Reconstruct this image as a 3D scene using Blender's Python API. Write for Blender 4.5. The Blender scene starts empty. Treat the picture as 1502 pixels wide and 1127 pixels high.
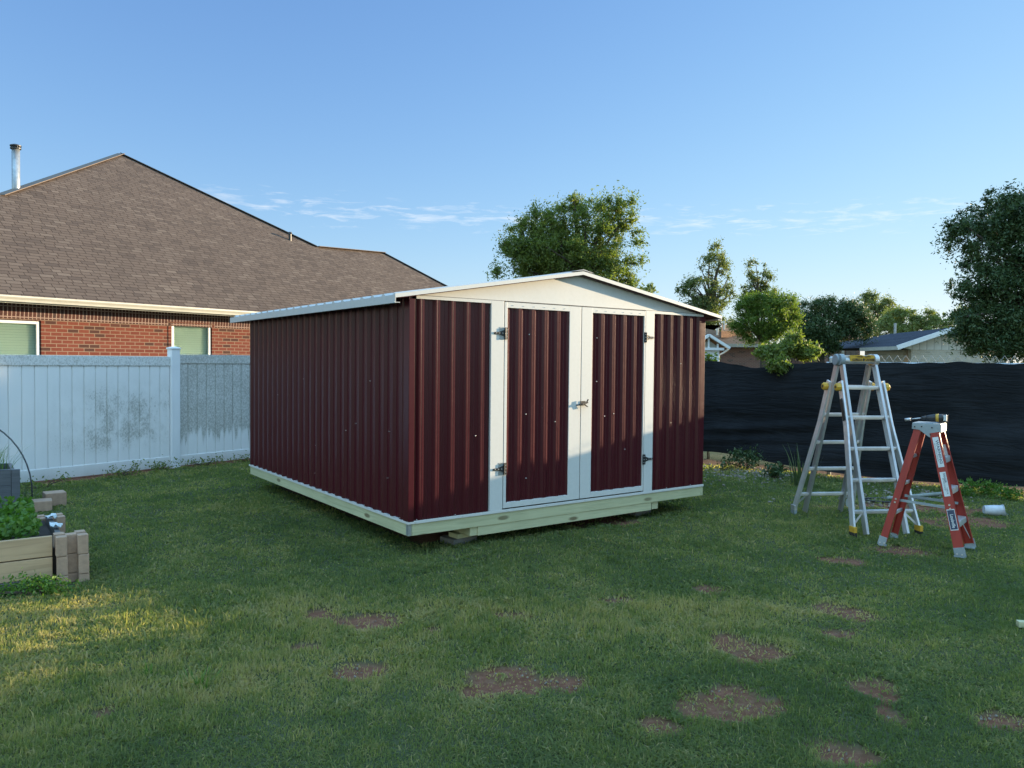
import bpy, bmesh, math, random
import numpy as np
from mathutils import Vector, Matrix, Quaternion
R=math.radians; PI=math.pi
random.seed(7); rng=np.random.default_rng(7)
sc=bpy.context.scene; col=sc.collection

# ------------------------------------------------------------ camera
W,H,F=1502,1127,1130.0; CAMH=1.6
roll=math.atan(.0097); pitch=math.atan((563.5-531.2)/F)
fv=Vector((0,math.cos(pitch),-math.sin(pitch))); r0=Vector((1,0,0)); u0=r0.cross(fv)
rv=r0*math.cos(roll)+u0*math.sin(roll); uv=-r0*math.sin(roll)+u0*math.cos(roll)
cam=bpy.data.cameras.new('camera'); co=bpy.data.objects.new('camera',cam); col.objects.link(co)
M=Matrix((rv,uv,-fv)).transposed().to_4x4(); M.translation=(0,0,CAMH); co.matrix_world=M
cam.sensor_fit='HORIZONTAL'; cam.sensor_width=36; cam.lens=36*F/W; cam.clip_start=.05; cam.clip_end=3000
sc.camera=co
CAM=Vector((0,0,CAMH))
def ray(px,py): return fv+rv*((px-751)/F)-uv*((py-563.5)/F)
def G(px,py,z=0.0):
    d=ray(px,py); return CAM+d*((z-CAMH)/d.z)
def D(px,py,Y):
    d=ray(px,py); return CAM+d*(Y/d.y)

# ------------------------------------------------------------ materials
def srgb(r,g,b):
    f=lambda c:(c/255/12.92 if c/255<=.04045 else ((c/255+.055)/1.055)**2.4)
    return (f(r),f(g),f(b),1)
def newmat(name,color=(.5,.5,.5),rough=.6,metal=0,spec=.5,coat=0):
    m=bpy.data.materials.new(name); m.use_nodes=True; nt=m.node_tree; b=nt.nodes['Principled BSDF']
    b.inputs['Base Color'].default_value=(*color[:3],1); b.inputs['Roughness'].default_value=rough
    b.inputs['Metallic'].default_value=metal; b.inputs['Specular IOR Level'].default_value=spec
    b.inputs['Coat Weight'].default_value=coat
    return m,nt,b
def N(nt,t,**k):
    n=nt.nodes.new(t)
    for a,v in k.items():
        if a.startswith('i_'): n.inputs[a[2:].replace('_',' ')].default_value=v
        else: setattr(n,a,v)
    return n
def L(nt,a,b): nt.links.new(a,b)
def mapping(nt,scale=(1,1,1),src='Object',loc=(0,0,0),rot=(0,0,0)):
    tc=N(nt,'ShaderNodeTexCoord'); mp=N(nt,'ShaderNodeMapping'); mp.inputs['Scale'].default_value=scale
    mp.inputs['Location'].default_value=loc; mp.inputs['Rotation'].default_value=rot
    L(nt,tc.outputs[src],mp.inputs[0]); return mp.outputs[0]
def noise(nt,vec,scale,detail=4,rough=.5,dist=0):
    n=N(nt,'ShaderNodeTexNoise'); n.inputs['Scale'].default_value=scale; n.inputs['Detail'].default_value=detail
    n.inputs['Roughness'].default_value=rough; n.inputs['Distortion'].default_value=dist
    if vec: L(nt,vec,n.inputs['Vector'])
    return n.outputs['Fac']
def ramp(nt,fac,stops):
    r=N(nt,'ShaderNodeValToRGB'); e=r.color_ramp.elements
    while len(e)<len(stops): e.new(.5)
    for i,(p,c) in enumerate(stops):
        e[i].position=p; e[i].color=(*c[:3],1) if hasattr(c,'__len__') else (c,c,c,1)
    L(nt,fac,r.inputs[0]); return r.outputs[0]
def mix(nt,fac,a,b,mode='MIX'):
    m=N(nt,'ShaderNodeMix',data_type='RGBA',blend_type=mode)
    for sock,v in ((m.inputs[0],fac),(m.inputs[6],a),(m.inputs[7],b)):
        if hasattr(v,'is_output'): L(nt,v,sock)
        elif hasattr(v,'__len__'): sock.default_value=(*v[:3],1)
        else: sock.default_value=v
    return m.outputs[2]
def mth(nt,op,a,b=None,c=None,clamp=False):
    m=N(nt,'ShaderNodeMath',operation=op,use_clamp=clamp)
    for i,v in enumerate((a,b,c)):
        if v is None: continue
        if hasattr(v,'is_output'): L(nt,v,m.inputs[i])
        else: m.inputs[i].default_value=v
    return m.outputs[0]
def bump(nt,b,h,strength=.3,dist=.01):
    n=N(nt,'ShaderNodeBump'); n.inputs['Strength'].default_value=strength; n.inputs['Distance'].default_value=dist
    L(nt,h,n.inputs['Height']); L(nt,n.outputs[0],b.inputs['Normal'])
def simple(name,c1,c2,rough=.6,scale=6,metal=0,spec=.5,bs=0,stretch=(1,1,1),bd=.005,coat=0):
    m,nt,b=newmat(name,c1,rough,metal,spec,coat)
    v=mapping(nt,stretch); f=noise(nt,v,scale,6,.6)
    L(nt,ramp(nt,f,[(.3,c1),(.7,c2)]),b.inputs['Base Color'])
    r=N(nt,'ShaderNodeMapRange'); L(nt,noise(nt,v,scale*2.3,4),r.inputs[0])
    r.inputs[3].default_value=max(rough-.1,.02); r.inputs[4].default_value=min(rough+.12,1); L(nt,r.outputs[0],b.inputs['Roughness'])
    if bs: bump(nt,b,f,bs,bd)
    return m
M_={}
def dented(name,c1,c2,rough,spec,metal=0,bs=.12,coat=0):
    # sheet metal: gentle oil-canning along its height, faint dust
    m,nt,b=newmat(name,c1,rough,metal,spec,coat)
    v=mapping(nt,(1,1,.35)); f=noise(nt,v,2.2,3)
    d=noise(nt,mapping(nt),28,6,.7)
    L(nt,mix(nt,ramp(nt,d,[(.45,0),(.8,.35)]),c1,c2),b.inputs['Base Color'])
    r=N(nt,'ShaderNodeMapRange'); L(nt,d,r.inputs[0]); r.inputs[3].default_value=rough-.06; r.inputs[4].default_value=rough+.1
    L(nt,r.outputs[0],b.inputs['Roughness']); bump(nt,b,f,bs,.02); return m
M_['maroon']=dented('maroon_sheet_metal',(.052,.0042,.0090),(.07,.011,.016),.30,.32)
M_['white']=dented('white_trim_metal',(.57,.565,.535),(.45,.445,.41),.42,.5)
M_['roofmetal']=dented('roof_sheet_metal',(.46,.46,.45),(.37,.37,.36),.4,.5)
M_['black']=simple('black_steel',(.012,.012,.013),(.03,.03,.03),.45,20)
M_['alu']=simple('scuffed_aluminium',(.60,.61,.62),(.42,.42,.42),.42,7,metal=.75,stretch=(1,1,.3))
M_['alub']=simple('bright_aluminium',(.72,.73,.74),(.55,.55,.54),.35,9,metal=.6)
M_['yellow']=simple('yellow_plastic',(.60,.36,.03),(.42,.24,.03),.5,20)
M_['red']=simple('red_fibreglass',(.33,.028,.016),(.25,.020,.014),.5,5,stretch=(6,6,1))
M_['sticker']=simple('white_sticker',(.62,.66,.66),(.5,.54,.54),.5,9)
M_['bluest']=simple('dark_blue_sticker',(.012,.03,.07),(.02,.04,.09),.4,9)
M_['greycap']=simple('grey_steel_bracket',(.30,.35,.37),(.22,.26,.28),.5,9,metal=.2)
M_['rubber']=simple('black_rubber',(.015,.015,.015),(.04,.035,.03),.8,9)
M_['galv']=simple('galvanised_steel',(.42,.45,.46),(.28,.30,.31),.38,9,metal=.6)
M_['screw']=simple('screw_steel',(.7,.68,.64),(.5,.48,.45),.3,9,metal=.6)
M_['vinylpost']=simple('vinyl_post',(.82,.82,.82),(.70,.71,.71),.5,3,stretch=(1,1,.4))
M_['gutter']=simple('cream_gutter_paint',(.52,.505,.44),(.44,.43,.37),.5,5)
M_['winframe']=simple('white_window_vinyl',(.74,.75,.74),(.65,.66,.65),.45,5)
M_['concrete']=simple('grey_concrete',(.17,.165,.15),(.10,.095,.085),.9,18,bs=.4)
M_['tanblock']=simple('tan_cast_stone',(.44,.29,.195),(.32,.21,.145),.9,30,bs=.5,bd=.004)
M_['soil']=simple('dark_soil',(.05,.035,.025),(.025,.018,.013),.95,30,bs=.6)
M_['bark']=simple('brown_bark',(.09,.065,.045),(.045,.032,.022),.95,14,bs=.6,stretch=(1,1,.25),bd=.02)
M_['bucket']=simple('dirty_white_plastic',(.52,.56,.60),(.34,.36,.38),.5,8)
M_['pvc']=simple('black_poly_pipe',(.012,.012,.014),(.03,.03,.03),.4,8)
M_['stone']=simple('pale_gravel',(.30,.26,.21),(.17,.14,.11),.9,6,bs=.3)
M_['pvcpipe']=simple('grey_pipe',(.25,.28,.26),(.18,.2,.18),.6,8)

def woodmat(name,c1,c2,knot,axis=0,scale=1.0,rough=.75):
    m,nt,b=newmat(name,c1,rough,0,.25)
    s=[22,22,22]; s[axis]=1.1
    v=mapping(nt,tuple(x*scale for x in s)); g=noise(nt,v,1.3,8,.65,1.4)
    base=ramp(nt,g,[(.3,c2),(.5,c1),(.62,tuple(x*1.08 for x in c1)),(.8,c2)])
    s2=[7,7,7]; s2[axis]=2.3
    vo=N(nt,'ShaderNodeTexVoronoi'); vo.inputs['Scale'].default_value=1.0; L(nt,mapping(nt,tuple(x*scale for x in s2)),vo.inputs['Vector'])
    kn=ramp(nt,vo.outputs['Distance'],[(.10,1),(.17,0)])
    colr=mix(nt,kn,base,knot)
    L(nt,mix(nt,ramp(nt,noise(nt,mapping(nt),3,3),[(.35,0),(.7,.4)]),colr,c2),b.inputs['Base Color'])
    bump(nt,b,g,.25,.003); return m
M_['treated_x']=woodmat('treated_pine_board',(.47,.46,.28),(.36,.355,.21),(.16,.13,.07),0)
M_['treated_y']=woodmat('treated_pine_board_deep',(.47,.46,.28),(.36,.355,.21),(.16,.13,.07),1)
M_['pine_x']=woodmat('raw_pine_board',(.50,.34,.20),(.37,.245,.135),(.18,.10,.05),0)
M_['greywood_x']=woodmat('weathered_grey_board',(.115,.12,.13),(.075,.078,.085),(.03,.03,.03),0)
M_['greywood_y']=woodmat('weathered_grey_board_deep',(.16,.15,.14),(.10,.095,.09),(.03,.03,.03),1)

def xz_vec(nt,zs=1.0,yz=False):
    tc=N(nt,'ShaderNodeTexCoord'); s=N(nt,'ShaderNodeSeparateXYZ'); c=N(nt,'ShaderNodeCombineXYZ')
    L(nt,tc.outputs['Object'],s.inputs[0]); L(nt,s.outputs[0],c.inputs[0])
    L(nt,(s.outputs[1] if yz else s.outputs[2]),c.inputs[1]); return c.outputs[0],s
def brickmat(name,c1,c2,c3,mortar,bw=.21,rh=.075,ms=.011,vert=False):
    m,nt,b=newmat(name,c1,.9,0,.2); v,_=xz_vec(nt)
    if vert:
        mp=N(nt,'ShaderNodeMapping'); mp.inputs['Location'].default_value=(0,.03,0); L(nt,v,mp.inputs[0]); v=mp.outputs[0]
    t=N(nt,'ShaderNodeTexBrick'); t.offset=0 if vert else .5; L(nt,v,t.inputs['Vector'])
    t.inputs['Scale'].default_value=1; t.inputs['Brick Width'].default_value=bw; t.inputs['Row Height'].default_value=rh
    t.inputs['Mortar Size'].default_value=ms; t.inputs['Mortar Smooth'].default_value=.1; t.inputs['Bias'].default_value=0
    t.inputs['Color1'].default_value=(0,0,0,1); t.inputs['Color2'].default_value=(1,1,1,1); t.inputs['Mortar'].default_value=(.5,.5,.5,1)
    cc=ramp(nt,t.outputs['Color'],[(0,c3),(.16,c3),(.2,c2),(.55,c1),(1,c2)])
    n=noise(nt,v,30,5,.7)
    cc=mix(nt,ramp(nt,n,[(.3,0),(.8,.45)]),cc,tuple(x*.55 for x in c1))
    cc=mix(nt,t.outputs['Fac'],cc,mortar); L(nt,cc,b.inputs['Base Color'])
    h=mth(nt,'SUBTRACT',mth(nt,'MULTIPLY',n,.3),t.outputs['Fac']); bump(nt,b,h,.6,.008); return m
M_['brick']=brickmat('red_brick',(.130,.036,.025),(.172,.052,.035),(.062,.032,.027),(.22,.155,.115),ms=.008)
M_['soldier']=brickmat('dark_soldier_brick',(.085,.036,.030),(.060,.028,.026),(.06,.04,.04),(.30,.22,.19),bw=.072,rh=.2,ms=.009,vert=True)
M_['creambrick']=brickmat('cream_brick',(.50,.44,.34),(.56,.50,.40),(.42,.37,.29),(.50,.46,.38))
M_['farbrick']=brickmat('far_red_brick',(.16,.08,.06),(.20,.10,.07),(.08,.05,.04),(.2,.15,.12))
def shinglemat(name,c1,c2,c3):
    m,nt,b=newmat(name,c1,.95,0,.15)
    tc=N(nt,'ShaderNodeTexCoord'); s=N(nt,'ShaderNodeSeparateXYZ'); c=N(nt,'ShaderNodeCombineXYZ'); L(nt,tc.outputs['Object'],s.inputs[0])
    L(nt,s.outputs[0],c.inputs[0]); L(nt,mth(nt,'MULTIPLY',s.outputs[2],1.8),c.inputs[1])
    v0=c.outputs[0]
    t=N(nt,'ShaderNodeTexBrick'); t.offset=.37; t.offset_frequency=2; t.squash=.72; t.squash_frequency=3
    L(nt,v0,t.inputs['Vector']); t.inputs['Scale'].default_value=1; t.inputs['Brick Width'].default_value=.27; t.inputs['Row Height'].default_value=.125
    t.inputs['Mortar Size'].default_value=.008; t.inputs['Mortar Smooth'].default_value=.2
    t.inputs['Color1'].default_value=(0,0,0,1); t.inputs['Color2'].default_value=(1,1,1,1); t.inputs['Mortar'].default_value=(.3,.3,.3,1)
    cc=ramp(nt,t.outputs['Color'],[(0,c2),(.35,c1),(.75,c1),(1,c3)])
    cc=mix(nt,ramp(nt,noise(nt,v0,140,3,.8),[(.3,0),(.8,.5)]),cc,tuple(x*.5 for x in c1))
    cc=mix(nt,ramp(nt,noise(nt,v0,.6,4,.6),[(.35,0),(.7,.35)]),cc,c2)
    cc=mix(nt,mth(nt,'MULTIPLY',t.outputs['Fac'],.8),cc,tuple(x*.25 for x in c2)); L(nt,cc,b.inputs['Base Color'])
    h=mth(nt,'SUBTRACT',mth(nt,'MULTIPLY',t.outputs['Color'],.5),t.outputs['Fac']); bump(nt,b,h,.8,.015); return m
M_['shingle']=shinglemat('brown_shingles',(.118,.087,.068),(.078,.058,.047),(.158,.121,.095))
M_['shingle_dark']=shinglemat('slate_blue_shingles',(.055,.06,.08),(.04,.045,.06),(.07,.075,.095))
M_['shingle_orange']=shinglemat('orange_brown_shingles',(.22,.125,.075),(.15,.09,.055),(.30,.17,.10))
M_['ridge']=simple('ridge_cap_shingles',(.18,.14,.11),(.13,.10,.085),.95,12,bs=.3)
# vinyl with mould
def vinylmat(name,heavy):
    m,nt,b=newmat(name,(.7,.72,.74),.5,0,.4)
    tc=N(nt,'ShaderNodeTexCoord'); s=N(nt,'ShaderNodeSeparateXYZ'); L(nt,tc.outputs['Object'],s.inputs[0])
    v=tc.outputs['Object']
    mp=N(nt,'ShaderNodeMapping'); mp.inputs['Scale'].default_value=(1,1,.6); L(nt,v,mp.inputs[0])
    sp=noise(nt,mp.outputs[0],62,4,.8); big=noise(nt,mapping(nt,(1.3,1,.8)),1.9,6,.7)
    z=s.outputs[2]; x=s.outputs[0]
    top=ramp(nt,z,[(0,0),(1,1)])  # unused helper keeps range
    def smooth(a,lo,hi,f0=0,f1=1):
        r=N(nt,'ShaderNodeMapRange',interpolation_type='SMOOTHSTEP'); L(nt,a,r.inputs[0])
        for i,q in zip((1,2,3,4),(lo,hi,f0,f1)): r.inputs[i].default_value=q
        return r.outputs[0]
    rail=smooth(z,1.44,1.50)
    if heavy:
        edge=mth(nt,'ADD',z,mth(nt,'MULTIPLY',mth(nt,'SUBTRACT',noise(nt,mapping(nt,(9,1,.7)),2.0,4),.5),.7))
        area=smooth(edge,.36,.52); amount=mth(nt,'MAXIMUM',mth(nt,'MULTIPLY',area,mth(nt,'ADD',.55,mth(nt,'MULTIPLY',big,.6))),mth(nt,'MULTIPLY',rail,.62))
    else:
        # blotches toward the right of the panel, mid height, and along the top rail
        ax=smooth(x,.2,1.5,.15,1.0); az=mth(nt,'MULTIPLY',smooth(z,.18,.45),smooth(z,1.5,.9,.0,1.0))
        blot=smooth(big,.36,.58)
        amount=mth(nt,'MAXIMUM',mth(nt,'MULTIPLY',mth(nt,'MULTIPLY',ax,blot),mth(nt,'ADD',mth(nt,'MULTIPLY',az,.78),.10)),mth(nt,'MULTIPLY',rail,.70))
    thr=mth(nt,'SUBTRACT',.71,mth(nt,'MULTIPLY',amount,.36))
    k=mth(nt,'MULTIPLY',mth(nt,'SUBTRACT',sp,thr),5.0,clamp=True)
    k=mth(nt,'MULTIPLY',k,mth(nt,'MINIMUM',mth(nt,'MULTIPLY',amount,4.0),1.0))
    veil=mth(nt,'MULTIPLY',amount,.5 if heavy else .32)
    c0=mix(nt,veil,(.80,.79,.77),(.42,.41,.36))
    c1=mix(nt,mth(nt,'MULTIPLY',k,.70 if heavy else .64),c0,(.235,.23,.185))
    dirt=smooth(z,.22,.02)
    c1=mix(nt,mth(nt,'MULTIPLY',mth(nt,'MULTIPLY',dirt,big),.6),c1,(.20,.16,.11))
    L(nt,c1,b.inputs['Base Color']); return m
M_['vinyl']=vinylmat('vinyl_lightly_moulded',False); M_['vinylheavy']=vinylmat('vinyl_heavily_moulded',True)
# shade cloth
def clothmat():
    m,nt,b=newmat('black_shade_cloth',(.01,.013,.02),.85,0,.12)
    v=mapping(nt,(1,1,1)); f=noise(nt,mapping(nt,(1.2,1.2,40)),2,5,.7)
    g=noise(nt,v,1.6,5,.6)
    c=mix(nt,ramp(nt,f,[(.3,0),(.75,.6)]),(.009,.0105,.0125),(.023,.0255,.029))
    c=mix(nt,ramp(nt,g,[(.45,0),(.75,.5)]),c,(.032,.035,.039)); L(nt,c,b.inputs['Base Color']); w1=noise(nt,mapping(nt,(.7,1,5)),1.6,5,.6,.8); w2=mth(nt,'ADD',mth(nt,'MULTIPLY',w1,6.0),mth(nt,'MULTIPLY',f,.4)); bump(nt,b,w2,.45,.02); return m
M_['cloth']=clothmat()
def leafmat(name,cA,cB,cC,trans=.35,rough=.55):
    m,nt,b=newmat(name,cA,rough,0,.35)
    a=N(nt,'ShaderNodeAttribute',attribute_name='tint'); c=ramp(nt,a.outputs['Fac'],[(0,cA),(.5,cB),(1,cC)])
    L(nt,c,b.inputs['Base Color'])
    t=N(nt,'ShaderNodeBsdfTranslucent'); L(nt,mix(nt,1.0,c,(1.3,1.35,.6),'MULTIPLY'),t.inputs[0])
    ms=N(nt,'ShaderNodeMixShader'); ms.inputs[0].default_value=trans; out=nt.nodes['Material Output']
    L(nt,b.outputs[0],ms.inputs[1]); L(nt,t.outputs[0],ms.inputs[2]); L(nt,ms.outputs[0],out.inputs[0]); return m
M_['grass']=leafmat('grass_blades',(.118,.165,.062),(.225,.255,.090),(.46,.38,.19),.6,.8)
M_['leaf_mid']=leafmat('mid_green_leaves',(0.080,0.115,0.028),(0.140,0.190,0.045),(0.225,0.250,0.075),.5)
M_['leaf_olive']=leafmat('olive_leaves',(0.080,0.112,0.038),(0.128,0.160,0.058),(0.192,0.208,0.080),.5)
M_['leaf_bright']=leafmat('bright_green_leaves',(0.060,0.110,0.020),(0.120,0.185,0.034),(0.22,0.26,0.060),.5)
M_['leaf_dark']=leafmat('dark_green_leaves',(0.031,0.061,0.024),(0.054,0.095,0.034),(0.088,0.119,0.044),.2)
M_['leaf_far']=leafmat('far_yellow_green_leaves',(0.128,0.173,0.053),(0.188,0.225,0.075),(0.240,0.255,0.105),.4)
M_['leaf_fresh']=leafmat('fresh_weed_leaves',(.06,.14,.02),(.10,.20,.03),(.16,.24,.06),.4)
M_['leaf_iris']=leafmat('iris_leaves',(.05,.085,.03),(.08,.12,.045),(.12,.14,.07),.3)
# window with blinds behind glass
def blindmat():
    m,nt,b=newmat('window_blinds',(.45,.5,.42),.6,0,.3); v,s=xz_vec(nt)
    w=N(nt,'ShaderNodeTexWave',bands_direction='Y'); w.inputs['Scale'].default_value=6.2; w.inputs['Distortion'].default_value=.15; L(nt,v,w.inputs['Vector'])
    L(nt,ramp(nt,w.outputs['Fac'],[(.0,(.36,.41,.34)),(.5,(.50,.56,.46)),(1,(.42,.47,.39))]),b.inputs['Base Color']); return m
M_['blind']=blindmat()
m,nt,b=newmat('window_glass',(.8,.9,.85),.03,0,.5); b.inputs['Transmission Weight'].default_value=1; b.inputs['IOR'].default_value=1.1; M_['glass']=m
M_['darkpane']=simple('dark_window_pane',(.02,.022,.025),(.04,.04,.045),.15,3)
M_['siding_beige']=simple('beige_siding',(.30,.28,.22),(.25,.23,.18),.8,5)
def battenmat():
    m,nt,b=newmat('pale_vertical_siding',(.6,.57,.5),.8,0,.2); v,s=xz_vec(nt)
    w=N(nt,'ShaderNodeTexWave',bands_direction='X',wave_profile='SAW'); w.inputs['Scale'].default_value=1.1; L(nt,v,w.inputs['Vector'])
    L(nt,ramp(nt,w.outputs['Fac'],[(0,(.25,.24,.21)),(.12,(.56,.54,.47)),(1,(.62,.59,.52))]),b.inputs['Base Color']); return m
M_['batten']=battenmat()

# ------------------------------------------------------------ mesh helpers
class MB:
    def __init__(s): s.v=[]; s.f=[]
    def add(s,vs,fs):
        o=len(s.v); s.v+= [tuple(v) for v in vs]; s.f+=[tuple(o+i for i in f) for f in fs]; return s
    def box(s,c,d,rot=None):
        c=Vector(c); hx,hy,hz=d[0]/2,d[1]/2,d[2]/2
        vs=[Vector((x,y,z)) for z in(-hz,hz) for y in(-hy,hy) for x in(-hx,hx)]
        if rot is not None: vs=[rot@v for v in vs]
        return s.add([c+v for v in vs],[(0,2,3,1),(4,5,7,6),(0,1,5,4),(2,6,7,3),(0,4,6,2),(1,3,7,5)])
    def b2(s,p,q):
        return s.box([(a+b)/2 for a,b in zip(p,q)],[abs(b-a) for a,b in zip(p,q)])
    def bar(s,p,q,w,h,side=(0,0,1)):
        # rectangular bar p->q; h measured along `side` direction projected, w across
        p=Vector(p);q=Vector(q); z=(q-p); l=z.length; z.normalize(); y=Vector(side); y=(y-z*y.dot(z)).normalized(); x=y.cross(z)
        R3=Matrix((x,y,z)).transposed(); return s.box((p+q)/2,(w,h,l),R3)
    def chan(s,p,q,w,h,t,side,open_=1):
        # C channel: web of width w across, flanges depth h toward side*open_
        p=Vector(p);q=Vector(q); z=(q-p).normalized(); y=Vector(side); y=(y-z*y.dot(z)).normalized(); x=y.cross(z)
        s.bar(p,q,w,t,y)
        for k in(-1,1):
            o=x*(k*(w/2-t/2))+y*(open_*(h/2+t/2)); s.bar(p+o,q+o,t,h-.001,y)
        return s
    def tube(s,pts,r,n=10,cap=True):
        pts=[Vector(p) for p in pts]; rr=r if hasattr(r,'__len__') else [r]*len(pts); o=len(s.v)
        for i,p in enumerate(pts):
            t=(pts[min(i+1,len(pts)-1)]-pts[max(i-1,0)]).normalized(); a=t.orthogonal().normalized() if i==0 else (pa-t*pa.dot(t)).normalized(); pa=a
            bb=t.cross(a)
            for k in range(n):
                an=2*PI*k/n; s.v.append(tuple(p+(a*math.cos(an)+bb*math.sin(an))*rr[i]))
        for i in range(len(pts)-1):
            for k in range(n):
                k2=(k+1)%n; s.f.append((o+i*n+k,o+i*n+k2,o+(i+1)*n+k2,o+(i+1)*n+k))
        if cap: s.f.append(tuple(o+k for k in range(n))[::-1]); s.f.append(tuple(o+(len(pts)-1)*n+k for k in range(n)))
        return s
    def prism(s,poly,off):
        # polygon (3D points) extruded by vector off
        n=len(poly); off=Vector(off); a=[Vector(p) for p in poly]
        return s.add(a+[p+off for p in a],[tuple(range(n))[::-1],tuple(range(n,2*n))]+[(i,(i+1)%n,n+(i+1)%n,n+i) for i in range(n)])
    def build(s,name,mat,parent=None,bevel=0,smooth=False):
        me=bpy.data.meshes.new(name); me.from_pydata(s.v,[],s.f); me.materials.append(M_[mat] if isinstance(mat,str) else mat)
        bm=bmesh.new(); bm.from_mesh(me)
        bmesh.ops.recalc_face_normals(bm,faces=bm.faces)
        if bevel: bmesh.ops.bevel(bm,geom=list(bm.edges),offset=bevel,segments=2,affect='EDGES',clamp_overlap=True,profile=.6)
        bm.to_mesh(me); bm.free()
        if smooth: me.shade_smooth() if hasattr(me,'shade_smooth') else [setattr(p,'use_smooth',True) for p in me.polygons]
        o=bpy.data.objects.new(name,me); col.objects.link(o)
        if parent: o.parent=parent
        return o
def tag(o,label=None,cat=None,group=None,kind=None):
    if label: o['label']=label
    if cat: o['category']=cat
    if group: o['group']=group
    if kind: o['kind']=kind
    return o
def empty(name,loc=(0,0,0),rz=0,label=None,cat=None,group=None):
    o=bpy.data.objects.new(name,None); o.location=loc; o.rotation_euler=(0,0,rz); o.empty_display_size=.2; col.objects.link(o)
    return tag(o,label,cat,group)
def dup(root,loc,rz,label,group=None):
    r=root.copy(); col.objects.link(r); r.location=loc; r.rotation_euler=(0,0,rz); r['label']=label
    if group: r['group']=group
    for ch in list(root.children):
        c=ch.copy(); col.objects.link(c); c.parent=r
    return r
def text(name,body,size,mat,parent,loc,rot,depth=.0006,sx=1,bold=0):
    cu=bpy.data.curves.new(name,'FONT'); cu.body=body; cu.size=size; cu.extrude=depth; cu.offset=bold; cu.align_x='CENTER'; cu.align_y='CENTER'
    t=bpy.data.objects.new(name+'_tmp',cu); col.objects.link(t); dg=bpy.context.evaluated_depsgraph_get(); dg.update()
    me=bpy.data.meshes.new_from_object(t.evaluated_get(dg)); bpy.data.objects.remove(t)
    me.materials.clear(); me.materials.append(M_[mat]); o=bpy.data.objects.new(name,me); col.objects.link(o); o.parent=parent
    o.matrix_local=Matrix.Translation(loc)@rot.to_4x4()@Matrix.Diagonal((sx,1,1,1)); return o
def npmesh(name,V,Fc,mat,tint=None,parent=None,smooth=False):
    me=bpy.data.meshes.new(name); V=np.asarray(V,np.float32); Fc=np.asarray(Fc,np.int32); k=Fc.shape[1]
    me.vertices.add(len(V)); me.vertices.foreach_set('co',V.ravel()); me.loops.add(Fc.size); me.loops.foreach_set('vertex_index',Fc.ravel())
    me.polygons.add(len(Fc)); me.polygons.foreach_set('loop_start',np.arange(0,Fc.size,k,dtype=np.int32))
    me.update(calc_edges=True)
    if tint is not None:
        a=me.attributes.new('tint','FLOAT','FACE'); a.data.foreach_set('value',np.asarray(tint,np.float32))
    me.materials.append(M_[mat] if isinstance(mat,str) else mat)
    if smooth: me.polygons.foreach_set('use_smooth',np.ones(len(Fc),bool))
    o=bpy.data.objects.new(name,me); col.objects.link(o)
    if parent: o.parent=parent
    return o
def vnoise(x,y,s,seed=0):
    x=np.asarray(x)*s+seed*17.3; y=np.asarray(y)*s+seed*9.1; xi=np.floor(x).astype(np.int64); yi=np.floor(y).astype(np.int64); fx=x-xi; fy=y-yi
    fx=fx*fx*(3-2*fx); fy=fy*fy*(3-2*fy)
    def h(a,b):
        n=(a*374761393+b*668265263+seed*1442695)&0xffffffff; n=((n^(n>>13))*1274126177)&0xffffffff; return ((n^(n>>16))&0xffff)/65535.
    return (h(xi,yi)*(1-fx)+h(xi+1,yi)*fx)*(1-fy)+(h(xi,yi+1)*(1-fx)+h(xi+1,yi+1)*fx)*fy
def fbm(x,y,s,seed=0,o=4):
    t=0;a=.5;n=0
    for i in range(o): t=t+a*vnoise(x,y,s*2**i,seed+i); n+=a; a*=.5
    return t/n

# ------------------------------------------------------------ light and sky
AZ,EL=R(66),R(8.2)
S=Vector((math.sin(AZ)*math.cos(EL),math.cos(AZ)*math.cos(EL),math.sin(EL)))
sl=bpy.data.lights.new('sun','SUN'); sl.energy=4.6; sl.angle=R(.5); sl.color=(1,.79,.52)
so=bpy.data.objects.new('sun',sl); so.rotation_euler=(-S).to_track_quat('-Z','Y').to_euler(); so.location=(20,5,10); col.objects.link(so)
w=bpy.data.worlds.new('World'); sc.world=w; w.use_nodes=True; nt=w.node_tree; bg=nt.nodes['Background']
sky=N(nt,'ShaderNodeTexSky',sky_type='NISHITA'); sky.sun_disc=False; sky.sun_elevation=R(15); sky.sun_rotation=AZ; sky.air_density=1.0; sky.dust_density=.1; sky.ozone_density=2.2; sky.altitude=300
sky.sun_elevation=EL
tc=N(nt,'ShaderNodeTexCoord'); sp=N(nt,'ShaderNodeSeparateXYZ'); L(nt,tc.outputs['Generated'],sp.inputs[0])
az=mth(nt,'ARCTAN2',sp.outputs[0],sp.outputs[1]); el=mth(nt,'ARCSINE',sp.outputs[2])
cb=N(nt,'ShaderNodeCombineXYZ'); L(nt,mth(nt,'MULTIPLY',az,13.0),cb.inputs[0]); L(nt,mth(nt,'MULTIPLY',el,85.0),cb.inputs[1])
n1=noise(nt,cb.outputs[0],1.6,8,.62,.4)
cb2=N(nt,'ShaderNodeCombineXYZ'); L(nt,mth(nt,'MULTIPLY',az,3.0),cb2.inputs[0]); L(nt,mth(nt,'MULTIPLY',el,10.0),cb2.inputs[1])
n2=noise(nt,cb2.outputs[0],1.5,3)
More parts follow.
